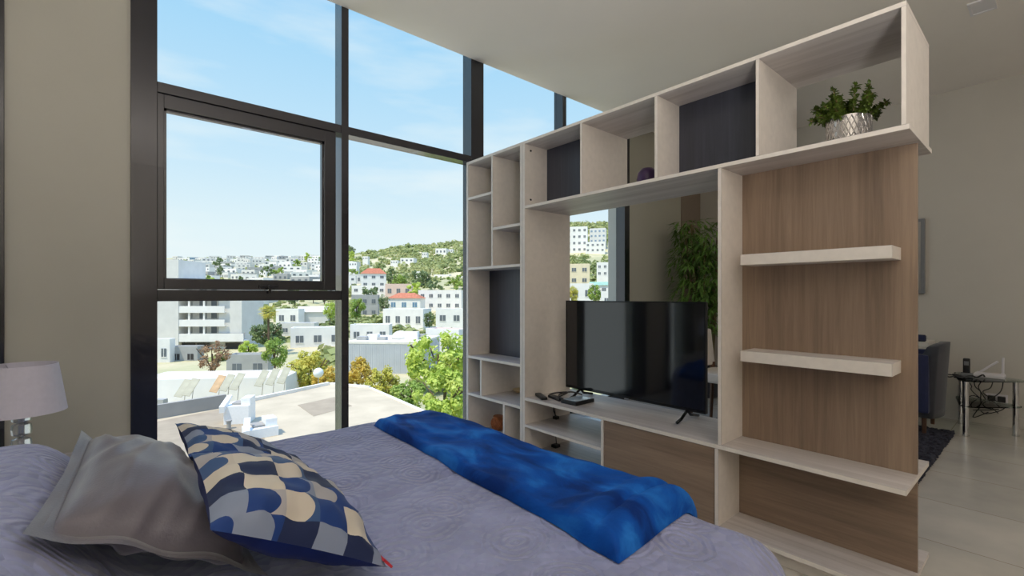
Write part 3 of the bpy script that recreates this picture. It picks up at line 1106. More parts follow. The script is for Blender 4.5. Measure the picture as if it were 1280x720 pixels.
# ------------------------------------------------------------------ bedside
ns = thing('nightstand', 'small nightstand under the lamp behind the bed', 'nightstand', (-0.27, 2.58, 0))
obj('cabinet', box(-0.5, -0.04, 2.38, 2.78, 0.12, 0.48, 0.004), 'pale_z', ns, world=True)
obj('top', box(-0.51, -0.03, 2.37, 2.79, 0.48, 0.50, 0.003), 'pale_x', ns, world=True)
obj('drawer', box(-0.48, -0.06, 2.368, 2.382, 0.28, 0.46, 0.003), 'oak_y', ns, world=True)
for lx in (-0.46, -0.08):
    for ly in (2.42, 2.74):
        obj('leg', add_cyl(B(), (lx, ly, 0), (lx, ly, 0.12), 0.018, seg=12), 'walnut', ns, world=True)
lp = thing('table_lamp', 'bedside lamp with pale tapered shade and clear crystal stem', 'lamp', (-0.245, 2.55, 0.50))
bm = B()
seg = 48
for k in range(2):
    pass
rings = []
for r_, z_ in ((0.128, 0.237), (0.102, 0.418), (0.100, 0.418), (0.126, 0.237)):
    rings.append([bm.verts.new((r_ * math.cos(2 * PI * i / seg), r_ * math.sin(2 * PI * i / seg), z_)) for i in range(seg)])
for a, b_ in ((0, 1), (1, 2), (2, 3), (3, 0)):
    for i in range(seg):
        j = (i + 1) % seg
        bm.faces.new((rings[a][i], rings[a][j], rings[b_][j], rings[b_][i]))
obj('lamp_shade', bm, 'shade', lp, smooth=False)
bm = B()
for zc in (0.065, 0.12, 0.175, 0.225):
    add_lathe(bm, [(0.012, zc - 0.026), (0.027, zc - 0.02), (0.029, zc), (0.027, zc + 0.018), (0.012, zc + 0.024)], seg=8)
obj('crystal_stem', bm, 'crystal', lp)
bm = add_lathe(B(), [(0.065, 0), (0.065, 0.012), (0.03, 0.025), (0.013, 0.04)], seg=32)
add_cyl(bm, (0, 0, 0.03), (0, 0, 0.33), 0.006, seg=10)
add_cyl(bm, (0, 0, 0.27), (0, 0, 0.33), 0.014, seg=12)
for i in range(3):
    th_ = 2 * PI * i / 3
    add_tube(bm, [(0, 0, 0.325), (0.10 * math.cos(th_), 0.10 * math.sin(th_), 0.41)], 0.002, 5)
obj('base', bm, 'chrome', lp, smooth=True)

# ------------------------------------------------------------------ living area
rg = B()
n1_, n2_ = 150, 130
gx0, gx1, gy0, gy1 = 3.6, 5.46, 0.56, 2.1
gv = []
rr_ = random.Random(9)
for i in range(n1_ + 1):
    row = []
    for j in range(n2_ + 1):
        ed = min(i, n1_ - i, j, n2_ - j)
        z = 0.002 if ed == 0 else 0.012 + rr_.uniform(0, 0.022)
        row.append(rg.verts.new((gx0 + (gx1 - gx0) * i / n1_ + rr_.uniform(-.006, .006), gy0 + (gy1 - gy0) * j / n2_ + rr_.uniform(-.006, .006), z)))
    gv.append(row)
for i in range(n1_):
    for j in range(n2_):
        rg.faces.new((gv[i][j], gv[i + 1][j], gv[i + 1][j + 1], gv[i][j + 1]))
tag(obj('shag_rug', rg, 'rug', loc=(4.5, 1.3, 0)), 'dark grey shaggy rug on the pale floor behind shelving', 'rug')

ac = thing('armchair', 'low navy armchair with charcoal back beside the glass table', 'armchair', (5.4, 0.85, 0.03))
obj('seat', box(5.14, 5.62, 0.70, 1.18, 0.26, 0.46, 0.04), 'navy_fabric', ac, world=True, smooth=False)
bm = B()
pts = []
for k in range(9):
    zz = 0.16 + 0.62 * k / 8
    pts.append(zz)
nn = 14
rows = []
for k, zz in enumerate(pts):
    row_o, row_i = [], []
    tprof = 1.0 - 0.10 * (1 - k / 8)
    top_r = 0.06 if k < 8 else 0.03
    for i in range(nn + 1):
        s = -1 + 2 * i / nn
        xx = 5.38 + 0.27 * s * tprof
        yb = 0.62 - 0.035 * (k / 8) + 0.05 * s * s
        row_o.append(bm.verts.new((xx, yb, zz - 0.03 * (abs(s) ** 4) * (k / 8))))
        row_i.append(bm.verts.new((xx, yb + top_r + 0.03, zz - 0.03 * (abs(s) ** 4) * (k / 8))))
    rows.append((row_o, row_i))
for k in range(8):
    for i in range(nn):
        bm.faces.new((rows[k][0][i], rows[k][0][i + 1], rows[k + 1][0][i + 1], rows[k + 1][0][i]))
        bm.faces.new((rows[k][1][i + 1], rows[k][1][i], rows[k + 1][1][i], rows[k + 1][1][i + 1]))
    for i in (0, nn):
        q = (rows[k][0][i], rows[k + 1][0][i], rows[k + 1][1][i], rows[k][1][i])
        bm.faces.new(q if i == 0 else tuple(reversed(q)))
for i in range(nn):
    bm.faces.new((rows[8][0][i], rows[8][0][i + 1], rows[8][1][i + 1], rows[8][1][i]))
    bm.faces.new((rows[0][0][i + 1], rows[0][0][i], rows[0][1][i], rows[0][1][i + 1]))
obj('backrest', bm, 'charcoal_fabric', ac, world=True, smooth=True)
for xx in (5.10, 5.60):
    obj('arm', box(xx, xx + 0.06, 0.68, 1.14, 0.2, 0.69, 0.025), 'navy_fabric', ac, world=True)
for xx, yy in ((5.17, 0.72), (5.58, 0.72), (5.17, 1.12), (5.58, 1.12)):
    obj('leg', add_cyl(B(), (xx, yy, 0.03), (xx, yy, 0.27), 0.014, 0.022, 12), 'walnut', ac, world=True)

ct = thing('console_table', 'white console table against the wall behind the navy armchair', 'table', (5.9, 1.35, 0))
obj('tabletop', box(5.72, 6.08, 0.765, 1.9, 0.70, 0.745, 0.004), 'white_lacquer', ct, world=True)
for xx in (5.75, 6.05):
    for yy in (0.81, 1.86):
        obj('leg', box(xx - 0.025, xx + 0.025, yy - 0.025, yy + 0.025, 0, 0.70, 0.003), 'white_lacquer', ct, world=True)
obj('apron', box(5.76, 6.04, 0.86, 1.87, 0.60, 0.70), 'white_lacquer', ct, world=True)
bm = B()
add_cyl(bm, (5.80, 0.80, 0.777), (5.80, 1.3, 0.777), 0.032, seg=20)
add_cyl(bm, (5.80, 0.794, 0.777), (5.80, 0.80, 0.777), 0.026, seg=20)
tag(obj('bolster', bm, 'navy_fabric', loc=(5.8, 1.1, 0.745)), 'dark navy roll lying on the white console table', 'bolster')

pf = thing('wall_picture', 'thin framed picture hung on the living room wall', 'picture', (6.085, 1.3, 1.2))
obj('frame', box(6.062, 6.098, 0.84, 1.75, 1.196, 1.933, 0.004), 'grey_plastic', pf, world=True)
obj('canvas', box(6.058, 6.064, 0.87, 1.72, 1.226, 1.903), 'canvas', pf, world=True)

# white dining chair behind the television
dc = thing('dining_chair', 'cream upholstered chair glimpsed between television and shelf upright', 'chair', (4.18, 1.93, 0.0))
obj('seat', box(3.94, 4.4, 1.70, 2.14, 0.42, 0.50, 0.02), 'cream_fabric', dc, world=True)
bm = box(3.94, 4.4, 2.12, 2.18, 0.52, 0.86, 0.02)
for v in bm.verts:
    v.co.y += (v.co.z - 0.5) * 0.12
obj('backrest', bm, 'cream_fabric', dc, world=True)
for xx in (3.98, 4.36):
    obj('leg', add_cyl(B(), (xx, 1.74, 0.0), (xx, 1.74, 0.43), 0.014, 0.02, 12), 'walnut', dc, world=True)
    obj('leg', add_cyl(B(), (xx, 2.15, 0.0), (xx, 2.13, 0.55), 0.014, 0.02, 12), 'walnut', dc, world=True)

# bamboo
rng = random.Random(21)
bb = thing('potted_bamboo', 'tall leafy artificial bamboo standing in the room corner', 'plant', (5.30, 2.68, 0))
bm = add_lathe(B(), [(0.13, 0), (0.16, 0.02), (0.19, 0.30), (0.20, 0.34), (0.18, 0.34), (0.17, 0.29), (0.01, 0.285)], seg=28)
obj('pot', bm, 'charcoal_fabric', bb, smooth=True)
lf = B()
for i in range(7):
    th_ = 2 * PI * i / 7 + rng.uniform(-.3, .3)
    r0 = 0.09
    bx, by = r0 * math.cos(th_), r0 * math.sin(th_)
    tx, ty = bx * rng.uniform(1.5, 3.0), by * rng.uniform(1.5, 3.0)
    hh = rng.uniform(1.75, 2.2)
    pts = [(bx + (tx - bx) * s ** 1.6, by + (ty - by) * s ** 1.6, 0.28 + (hh - 0.28) * s) for s in [k / 10 for k in range(11)]]
    obj('cane', add_tube(B(), pts, 0.012, 8), 'cane', bb, smooth=True)
    for k in range(120):
        s = rng.uniform(0.2, 1.0) ** 0.8
        q = Vector((bx + (tx - bx) * s ** 1.6, by + (ty - by) * s ** 1.6, 0.28 + (hh - 0.28) * s))
        az = rng.uniform(0, 2 * PI)
        tw = Vector((math.cos(az), math.sin(az), rng.uniform(-0.1, 0.6))).normalized()
        q2 = q + tw * rng.uniform(0.06, 0.26)
        for n_ in range(4):
            a2 = az + rng.uniform(-1.2, 1.2)
            dv = Vector((math.cos(a2), math.sin(a2), rng.uniform(-1.1, 0.25))).normalized()
            ln = rng.uniform(0.09, 0.16)
            sd = dv.cross(Vector((0, 0, 1))).normalized() * ln * 0.09
            if 2.68 + max(q2.y, q2.y + dv.y * ln) > 3.10 or 5.30 + q2.x + dv.x * ln > 5.98:
                continue
            md = q2 + dv * ln * 0.4
            tp = q2 + dv * ln - Vector((0, 0, ln * 0.15))
            v = [lf.verts.new(c) for c in (q2, md + sd, tp, md - sd, md + Vector((0, 0, 0.004)))]
            for a, b_ in ((0, 1), (1, 2), (2, 3), (3, 0)):
                lf.faces.new((v[a], v[b_], v[4]))
obj('foliage', lf, 'bamboo_leaf', bb)

# glass side table in the corner
gt_ = thing('glass_side_table', 'two-tier glass side table on chrome legs by the wall', 'table', (5.71, 0.42, 0))
LEG = [(5.44, 0.494), (5.93, 0.57), (5.76, 0.22)]


def rounded_tri(off):
    cen = Vector((5.71, 0.428))
    pts = []
    L = [Vector(p) for p in (LEG[0], LEG[2], LEG[1])]
    L = [cen + (p - cen).normalized() * ((p - cen).length + off) for p in L]
    out = []
    for i in range(3):
        a, b_, c = L[i - 1], L[i], L[(i + 1) % 3]
        p0 = b_ + (a - b_) * 0.28
        p2 = b_ + (c - b_) * 0.28
        for k in range(9):
            t_ = k / 8
            out.append(p0 * (1 - t_) ** 2 + b_ * 2 * t_ * (1 - t_) + p2 * t_ * t_)
    return out


obj('glass_top', prism(rounded_tri(0.13), 0.462, 0.470), 'table_glass', gt_, world=True)
obj('glass_shelf', prism(rounded_tri(0.10), 0.246, 0.254), 'table_glass', gt_, world=True)
for x, y in LEG:
    bm = add_cyl(B(), (x, y, 0.0), (x, y, 0.462), 0.02, seg=20)
    for zz in (0.0, 0.235, 0.255, 0.45):
        add_cyl(bm, (x, y, zz), (x, y, zz + 0.012), 0.024, seg=20)
    obj('leg', bm, 'chrome', gt_, world=True, smooth=False)
zt = 0.470
rt = thing('router', 'white router with two antennas on the glass table', 'router', (5.78, 0.36, zt))
obj('body', box(5.70, 5.85, 0.28, 0.47, zt, zt + 0.032, 0.008), 'white_plastic', rt, world=True)
obj('antenna', add_box(add_tube(B(), [(5.86, 0.30, zt + 0.02), (5.86, 0.298, zt + 0.17)], 0.009, 8), 5.85, 5.87, 0.29, 0.31, zt + 0.01, zt + 0.035), 'white_plastic', rt, world=True)
obj('antenna', add_box(add_tube(B(), [(5.86, 0.45, zt + 0.02), (5.85, 0.33, zt + 0.135)], 0.009, 8), 5.85, 5.87, 0.44, 0.46, zt + 0.01, zt + 0.035), 'white_plastic', rt, world=True)
ph = thing('cordless_phone', 'black cordless telephone upright in its cradle on the glass table', 'telephone', (5.62, 0.505, zt))
bm = box(5.585, 5.66, 0.465, 0.545, zt, zt + 0.04, 0.01)
obj('cradle', bm, 'grey_plastic', ph, world=True)
bm = box(5.61, 5.635, 0.482, 0.528, zt + 0.03, zt + 0.165, 0.009)
obj('handset', bm, 'black_plastic', ph, world=True)
obj('display', box(5.6085, 5.6105, 0.49, 0.52, zt + 0.105, zt + 0.14), 'grey_plastic', ph, world=True)
bm = B()
add_box(bm, 5.50, 5.56, 0.50, 0.575, zt, zt + 0.022, 0.006)
add_tube(bm, smooth_path([(5.55, 0.53, zt + 0.02), (5.5, 0.58, zt + 0.03), (5.47, 0.53, zt + 0.012), (5.52, 0.47, zt + 0.03), (5.6, 0.44, zt + 0.012), (5.66, 0.41, zt + 0.03), (5.69, 0.4, zt + 0.014)]), 0.006)
add_tube(bm, smooth_path([(5.56, 0.545, zt + 0.012), (5.48, 0.565, zt + 0.02), (5.47, 0.6, zt + 0.008), (5.54, 0.62, zt + 0.02), (5.61, 0.57, zt + 0.01)]), 0.006)
tag(obj('adapter', bm, 'black_plastic', loc=(5.55, 0.53, zt)), 'black adapter with tangled cable beside the telephone', 'adapter')
bm = B()
rng = random.Random(5)
for i in range(5):
    y0 = 0.30 + 0.06 * i
    z1 = 0.06 + 0.05 * i
    add_tube(bm, smooth_path([(5.90, y0, 0.44), (5.93, y0 + rng.uniform(-.04, .04), 0.36), (5.97, y0 + rng.uniform(-.08, .08), 0.30), (5.95, 0.35 + rng.uniform(-.06, .1), 0.22 - 0.02 * i), (6.02, 0.36 + rng.uniform(-.05, .15), z1), (6.05, 0.40 + 0.05 * i, 0.12)]), 0.004)
tag(obj('cable_tangle', bm, 'black_plastic', loc=(5.95, 0.4, 0.05)), 'tangled thin black cables hanging below the glass table', 'cable')
so = thing('wall_socket', 'wall socket holding two black plugs below the glass table', 'socket', (6.095, 0.35, 0.24))
obj('plate', box(6.088, 6.1, 0.28, 0.42, 0.205, 0.285, 0.003), 'white_plastic', so, world=True)
for yy in (0.318, 0.382):
    obj('plug', box(6.05, 6.09, yy - 0.025, yy + 0.025, 0.22, 0.27, 0.006), 'black_plastic', so, world=True)

# recessed ceiling fitting in view and unseen downlights added as fill
cf = thing('ceiling_vent', 'small rectangular recessed ceiling fitting above the living area', 'ceiling fitting', (4.46, 0.32, ZC))
bm = B()
for q in ((4.36, 4.56, 0.26, 0.275), (4.36, 4.56, 0.375, 0.39), (4.36, 4.375, 0.275, 0.375), (4.545, 4.56, 0.275, 0.375)):
    add_box(bm, q[0], q[1], q[2], q[3], ZC - 0.01, ZC, 0.001)
obj('frame', bm, 'white_plastic', cf, world=True)
obj('lens', box(4.375, 4.545, 0.275, 0.375, ZC - 0.006, ZC - 0.001), 'white_plastic', cf, world=True)

m, nt, b = newmat('fill_lamp_disc')
b.inputs['Base Color'].default_value = (0.9, 0.85, 0.75, 1)
b.inputs['Emission Color'].default_value = srgb(255, 243, 230)
b.inputs['Emission Strength'].default_value = 6
M['lamp_disc'] = m


def fill_downlight(x, y, power, lab):  # unseen ceiling lights added to lift the room's brightness
    t = thing('fill_downlight', lab, 'ceiling light', (x, y, ZC), group='added ceiling fill lights')
    bm = add_lathe(B(), [(0.06, -0.012), (0.085, -0.012), (0.09, 0.0), (0.06, 0.0)], seg=32)
    obj('ring', bm, 'white_plastic', t)
    obj('disc', add_cyl(B(), (0, 0, -0.014), (0, 0, -0.012), 0.058, seg=32), 'lamp_disc', t)
    ld = bpy.data.lights.new('fill_downlight_lamp', 'AREA')
    ld.shape = 'DISK'
    ld.size = 0.25
    ld.energy = power
    ld.color = srgb(255, 250, 246)[:3]
    lo = bpy.data.objects.new('fill_downlight_lamp', ld)
    COL.objects.link(lo)
    lo.parent = t
    lo.location = (0, 0, -0.02)
    return t


fill_downlight(-0.5, -1.9, 8, 'added unseen ceiling fill light over the bedroom side, behind the bed')
fill_downlight(0.9, -2.1, 4, 'added unseen ceiling fill light by the back wall beyond the bed foot')
fill_downlight(3.9, -1.3, 5, 'added unseen ceiling fill light over the passage beyond the shelving')
fill_downlight(5.3, -1.8, 4, 'added unseen ceiling fill light near the living room wall')

# unseen torchiere beside the bed, added to brighten the ceiling
t = thing('fill_floor_lamp', 'added unseen white torchiere with upturned bowl beside the bed', 'lamp', (-0.1, -0.8, 0))
obj('base', add_lathe(B(), [(0.15, 0), (0.15, 0.012), (0.03, 0.03), (0.012, 0.04)], seg=32), 'white_plastic', t)
obj('pole', add_cyl(B(), (0, 0, 0.035), (0, 0, 1.06), 0.012, seg=16), 'white_plastic', t)
obj('bowl', add_lathe(B(), [(0.02, 1.05), (0.12, 1.08), (0.20, 1.15), (0.195, 1.15), (0.115, 1.09), (0.01, 1.07)], seg=40), 'white_plastic', t)
obj('disc', add_cyl(B(), (0, 0, 1.125), (0, 0, 1.13), 0.16, seg=32), 'lamp_disc', t)
ld = bpy.data.lights.new('fill_torchiere', 'AREA')
ld.shape = 'DISK'
ld.size = 0.34
ld.energy = 60
ld.color = srgb(255, 252, 250)[:3]
lo = bpy.data.objects.new('fill_torchiere', ld)
COL.objects.link(lo)
lo.parent = t
lo.location = (0, 0, 1.16)
lo.rotation_euler = (PI, 0, 0)

# ------------------------------------------------------------------ outdoors: land
KN_D = [0, 20, 60, 100, 150, 200, 300, 450, 600, 1000, 1500]
KN = {
    -400: [-11.5, -11.5, -11.5, -10.5, -8, -4, 5, 19, 37, 80, 70],
    250: [-11.5, -11.5, -11.5, -10.5, -8, -4, 5, 19, 37, 80, 70],
    400: [-11.5, -11.5, -11.5, -10.5, -8, -3.5, 7, 24, 45, 78, 70],
    440: [-11.5, -11.5, -11.5, -10.5, -8, -3, 10, 30, 53, 70, 60],
    520: [-11.5, -11.5, -11.5, -10.5, -8, -2.5, 12, 36, 63, 66, 60],
    580: [-11.5, -11.5, -11.5, -10.5, -7.5, -2, 14, 40, 68, 66, 60],
    740: [-11.5, -11.5, -11, -9, -4.5, 3, 24, 58, 92, 88, 80],
    1300: [-11.5, -11.5, -11, -9, -4.5, 3, 24, 58, 92, 88, 80],
}
KP = sorted(KN)


def lerp_tab(xs, ys, x):
    if x <= xs[0]:
        return ys[0]
    for i in range(len(xs) - 1):
        if x <= xs[i + 1]:
            t_ = (x - xs[i]) / (xs[i + 1] - xs[i])
            return ys[i] + (ys[i + 1] - ys[i]) * t_
    return ys[-1]


def ground(px, d):
    px = min(max(px, KP[0]), KP[-1])
    for i in range(len(KP) - 1):
        if px <= KP[i + 1]:
            a, b_ = KP[i], KP[i + 1]
            t_ = (px - a) / (b_ - a)
            t_ = t_ * t_ * (3 - 2 * t_)
            return lerp_tab(KN_D, KN[a], d) * (1 - t_) + lerp_tab(KN_D, KN[b_], d) * t_
    return 0


bm = B()
cols = [-500 + 20 * i for i in range(86)]
rows_d = [8, 14, 20, 30, 40, 50, 60, 75, 90, 105, 120, 140, 160, 180, 200, 225, 250, 275, 300, 330, 360, 400, 450, 500, 550, 600, 650, 700, 800, 900, 1000, 1200, 1500]
gv = []
for d in rows_d:
    row = []
    for p in cols:
        z = ground(p, d)
        if d > 150:
            z += noise.noise(Vector((p * 0.02, d * 0.01, 0))) * d * 0.006
        row.append(bm.verts.new(far(p, d, z)))
    gv.append(row)
for i in range(len(rows_d) - 1):
    for j in range(len(cols) - 1):
        bm.faces.new((gv[i][j], gv[i][j + 1], gv[i + 1][j + 1], gv[i + 1][j]))
bmesh.ops.recalc_face_normals(bm, faces=bm.faces)
tr = struct('terrain', bm, 'ground', smooth=True)

ROT0 = -ANG
occupied = []


def wall_block(bm, w, dep, z0, h, parapet=0.4, mi=0, mi_roof=1):
    """local: front face at y=0 looking to -y, x from -w/2 to w/2"""
    add_box(bm, -w / 2, w / 2, 0, dep, z0, h, 0, mi)
    t_ = min(0.25, w * 0.04)
    if parapet > 0:
        for q in ((-w / 2, w / 2, 0, t_), (-w / 2, w / 2, dep - t_, dep), (-w / 2, -w / 2 + t_, t_, dep - t_), (w / 2 - t_, w / 2, t_, dep - t_)):
            add_box(bm, q[0], q[1], q[2], q[3], h, h + parapet, 0, mi)


def building(lab, p0, p1, yt, yb, d, wall='stucco_white', roof='flat', roofm='roof_white', rot=0, wins=(3, 2), winm='win_dark',
             dep=None, cat='house', parts=True, group=None, name='house', wsize=(0.42, 0.36)):
    w = (p1 - p0) * d / f_px
    pc = (p0 + p1) / 2
    zb = hz(yb, d)
    h = (yb - yt) * d / f_px
    dep = dep or w * 0.8
    loc = far(pc, d, zb)
    occupied.append((loc.x, loc.y, max(w, dep) * 0.8))
    sink = 6.0 if d < 300 else 12.0
    wh = h if roof == 'flat' else h * 0.72
    fl = wh / max(1, wins[1])
    cw = w / max(1, wins[0])

    def win_boxes(bm, mi):
        for r_ in range(wins[1]):
            for c in range(wins[0]):
                x = -w / 2 + cw * (c + 0.5)
                z = fl * (r_ + 0.52)
                ww, hh = cw * wsize[0] / 2, fl * wsize[1] / 2
                yield x - ww, x + ww, z - hh, z + hh

    def roof_bm():
        bm = B()
        ov = 0.4
        if roof == 'hip' or roof == 'gable':
            rl = w * (0.25 if roof == 'hip' else 0.5) + (ov if roof == 'gable' else 0)
            pts = [(-w / 2 - ov, -ov, wh), (w / 2 + ov, -ov, wh), (w / 2 + ov, dep + ov, wh), (-w / 2 - ov, dep + ov, wh), (-rl, dep / 2, h), (rl, dep / 2, h)]
            v = [bm.verts.new(q) for q in pts]
            for q in ((0, 1, 5, 4), (1, 2, 5), (2, 3, 4, 5), (3, 0, 4), (3, 2, 1, 0)):
                bm.faces.new([v[i] for i in q])
        else:
            add_box(bm, -w / 2 + 0.26, w / 2 - 0.26, 0.26, dep - 0.26, wh, wh + 0.06)
        return bm

    if parts:
        t = thing(name, lab, cat, loc, ROT0 + R(rot), group)
        bm = B()
        wall_block(bm, w, dep, -sink, wh, 0.45 if roof == 'flat' else 0)
        obj('wall', bm, wall, t)
        obj('roof', roof_bm(), roofm, t)
        first = None
        for x0, x1, z0, z1 in win_boxes(None, 0):
            wb = box(x0, x1, -0.07, 0.1, z0, z1)
            wo = obj('window', wb, winm, t)
            cx_, cz_ = (x0 + x1) / 2, (z0 + z1) / 2
            fb_ = B()
            add_box(fb_, x0 - 0.1, x1 + 0.1, -0.10, -0.02, z0 - 0.12, z0)
            add_box(fb_, cx_ - 0.04, cx_ + 0.04, -0.09, -0.05, z0, z1)
            obj('window_frame', fb_, wall, wo)
        return t
    bm = B()
    wall_block(bm, w, dep, -sink, wh, 0.4 if roof == 'flat' else 0)
    for x0, x1, z0, z1 in win_boxes(bm, 1):
        add_box(bm, x0, x1, -0.08, 0.1, z0, z1, 0, 1)
    rb = roof_bm()
    me = bpy.data.meshes.new('tmp')
    rb.to_mesh(me)
    rb.free()
    n0 = len(bm.faces)
    bm.from_mesh(me)
    bm.faces.ensure_lookup_table()
    for f in bm.faces[n0:]:
        f.material_index = 2
    bpy.data.meshes.remove(me)
    o = obj(name, bm, [wall, winm, roofm])
    o.location = loc
    o.rotation_euler = (0, 0, ROT0 + R(rot))
    return tag(o, lab, cat, group)


# apartment block with balconies
dA = 100
t = thing('apartment_building', 'white apartment block with stacked balconies and tall blank tower', 'building', far(246, dA, hz(440, dA)), ROT0 + R(3))
occupied.append((t.location.x, t.location.y, 14))
sc_ = dA / f_px


def lx(px):
    return (px - 246) * sc_


def lz(py):
    return (440 - py) * sc_


bm = box(lx(183), lx(226), -0.6, 9, -6, lz(325))
obj('stair_tower', bm, 'stucco_cool', t)
bm = B()
add_box(bm, lx(226), lx(300), 1.6, 10, -6, lz(352))
add_box(bm, lx(272), lx(300), 0.2, 1.6, lz(417), lz(352))
add_box(bm, lx(226), lx(302), 0.6, 1.6, -6, lz(434))
obj('wall', bm, 'stucco_cool', t)
obj('roof', box(lx(225), lx(301), -0.2, 10.2, lz(352), lz(350)), 'roof_white', t)
for yb_, yt_ in ((427, 417), (408, 399.5), (391, 382.5), (373, 364.5)):
    x1 = 304 if yb_ == 427 else 281
    bm = B()
    add_box(bm, lx(225), lx(x1), -0.5, -0.3, lz(yb_), lz(yt_))
    add_box(bm, lx(225), lx(x1), -0.3, 1.7, lz(yb_), lz(yb_) + 0.25)
    obj('balcony', bm, 'stucco_white', t)
for zc_ in (413, 394.5, 378.5, 360):
    for xa, xb in ((227, 235), (244, 252.5), (258.5, 265), (267.5, 272)):
        obj('window', box(lx(xa), lx(xb), 1.5, 1.7, lz(zc_ + 4), lz(zc_ - 4)), 'win_dark' if xa != 227 else 'stucco_grey', t)
for xa in (236.5, 254.5):
    obj('column', box(lx(xa), lx(xa + 2), -0.3, 0.0, lz(427), lz(364)), 'stucco_white', t)
for xa, xb in ((226, 242), (244.5, 259), (279, 297)):
    obj('ground_floor_opening', box(lx(xa), lx(xb), 0.5, 0.7, lz(440), lz(429)), 'shadow_open', t)

# near neighbour roof
ZR = -7.0
dz = EYE - ZR


def onroof(px, py, z=ZR):
    d = (EYE - z) * f_px / (py - HORY)
    return far(px, d, z)


nb = thing('neighbour_building', 'flat roofed neighbour building just below the window', 'building', onroof(400, 520))
poly = [onroof(461, 486), onroof(640, 566), onroof(520, 690), onroof(60, 690), onroof(60, 548), onroof(192, 523), onroof(300, 503), onroof(412, 481.5)]
bm = prism([(p.x, p.y) for p in reversed(poly)], -11.5, ZR)
obj('wall', bm, 'stucco_white', nb, world=True)
bm = prism([(p.x, p.y) for p in reversed(poly)], ZR, ZR + 0.03)
obj('roof', bm, 'roof_beige', nb, world=True)


def wall_strip(a, b_, h, t_, z=ZR):
    a, b_ = Vector(a), Vector(b_)
    d = (b_ - a)
    n = Vector((-d.y, d.x, 0)).normalized() * t_
    return prism([(a.x, a.y), (b_.x, b_.y), (b_.x + n.x, b_.y + n.y), (a.x + n.x, a.y + n.y)], z, z + h)


o = obj('parapet', wall_strip(onroof(60, 548), onroof(283, 509.5), 0.95, 0.3), 'roof_grey', nb, world=True)
obj('parapet', wall_strip(onroof(283, 509.5), onroof(412, 481.5), 0.28, 0.3), 'roof_white', nb, world=True)
obj('parapet', wall_strip(onroof(412, 481.5), onroof(461, 486), 0.22, 0.25), 'roof_white', nb, world=True)
obj('parapet', wall_strip(onroof(461, 486), onroof(640, 566), 0.12, 0.25), 'roof_white', nb, world=True)
p = [onroof(60, 556), onroof(200, 527), onroof(292, 508.5), onroof(330, 545), onroof(352, 690), onroof(60, 690)]
obj('roof_patch', prism([(q.x, q.y) for q in reversed(p)], ZR + 0.03, ZR + 0.04), 'roof_patch', nb, world=True)
p = [onroof(372, 507), onroof(418, 497), onroof(440, 508), onroof(392, 521)]
obj('roof_patch', prism([(q.x, q.y) for q in p], ZR + 0.03, ZR + 0.045), 'roof_patch', nb, world=True)

for lab, px, py, sx in (('white boxy rooftop ventilation unit with open hood on the flat roof', 296, 530, 1.0), ('white low rooftop unit with slanted hood nearer the bedroom window', 328, 547, 1.15)):
    t = thing('rooftop_unit', lab, 'ventilation unit', onroof(px, py, ZR + 0.03), ROT0 + R(12 if sx == 1 else 40), 'white units on the flat roof')
    w = 1.45 * sx
    hgt = 1.15 if sx == 1 else 0.55
    obj('cabinet', box(-w / 2, w / 2, -0.1, 1.2, 0, hgt, 0.02), 'unit_white', t)
    hb = B()
    v = [hb.verts.new(q) for q in ((-w * 0.62, -0.35, hgt + 0.05), (-w * 0.5, 0.5, hgt + 0.6), (-w * 0.5, 0.55, hgt + 0.52), (-w * 0.62, -0.3, hgt - 0.35), (-w * 0.3, 0.5, hgt + 0.6), (-w * 0.42, -0.35, hgt + 0.05), (-w * 0.42, -0.3, hgt - 0.35), (-w * 0.3, 0.55, hgt + 0.52))]
    for q in ((0, 5, 4, 1), (3, 2, 7, 6), (0, 1, 2, 3), (5, 6, 7, 4), (0, 3, 6, 5), (1, 4, 7, 2)):
        hb.faces.new([v[i] for i in q])
    bmesh.ops.recalc_face_normals(hb, faces=hb.faces)
    obj('hood', hb, 'unit_white', t)
    obj('side_box', box(w * 0.12, w * 0.5, 0.2, 1.2, hgt, hgt + 0.42, 0.02), 'unit_white', t)
    obj('louver', box(-w * 0.25, w * 0.1, 0.25, 1.1, hgt, hgt + 0.12), 'roof_grey', t)
t = onroof(286, 536, ZR + 0.03)
bm = add_cyl(B(), (0, 0, 0), (0, 0, 0.45), 0.12, seg=14)
add_cyl(bm, (0, 0, 0.45), (0, 0, 0.52), 0.17, seg=14)
o = obj('vent_pipe', bm, 'roof_grey')
o.location = t
tag(o, 'short grey vent pipe standing before the white rooftop unit', 'pipe')

# tilted boards behind the parapet
pw = [(222, 'panel_green', 0.0), (232, 'panel_green', 0.0), (266, 'panel_rust', 0.1), (278, 'panel_green', 0.1), (291, 'panel_green', 0.15), (322, 'panel_green', 0.3), (336, 'panel_green', 0.35), (350, 'panel_green', 0.45)]
dl = ['nearest the window jamb', 'second along the row', 'rust stained', 'beside the rust stained one', 'middle of the row before the gap', 'first after the gap', 'next to last of the row', 'nearest the yellow tree']
for (px, mm, up), l_ in zip(pw, dl):
    d = 43.5 + (px - 222) * 0.02
    t = thing('tilted_board', 'slanted pale roof board, ' + l_, 'roof panel', far(px, d, hz(496 - (px - 222) * 0.13, d)), ROT0 + R(18), 'slanted boards behind the parapet')
    bm = box(-0.34, 0.34, -0.03, 0.03, 0, 1.9)
    bmesh.ops.rotate(bm, verts=bm.verts, cent=(0, 0, 0), matrix=Matrix.Rotation(R(-42), 3, 'X') @ Matrix.Rotation(R(16), 3, 'Y'))
    obj('board', bm, mm, t)
    obj('brace', add_tube(B(), [(0.2, 0.9, -1.2), (0.4, 0.95, 1.0)], 0.03, 6), 'roof_grey', t)
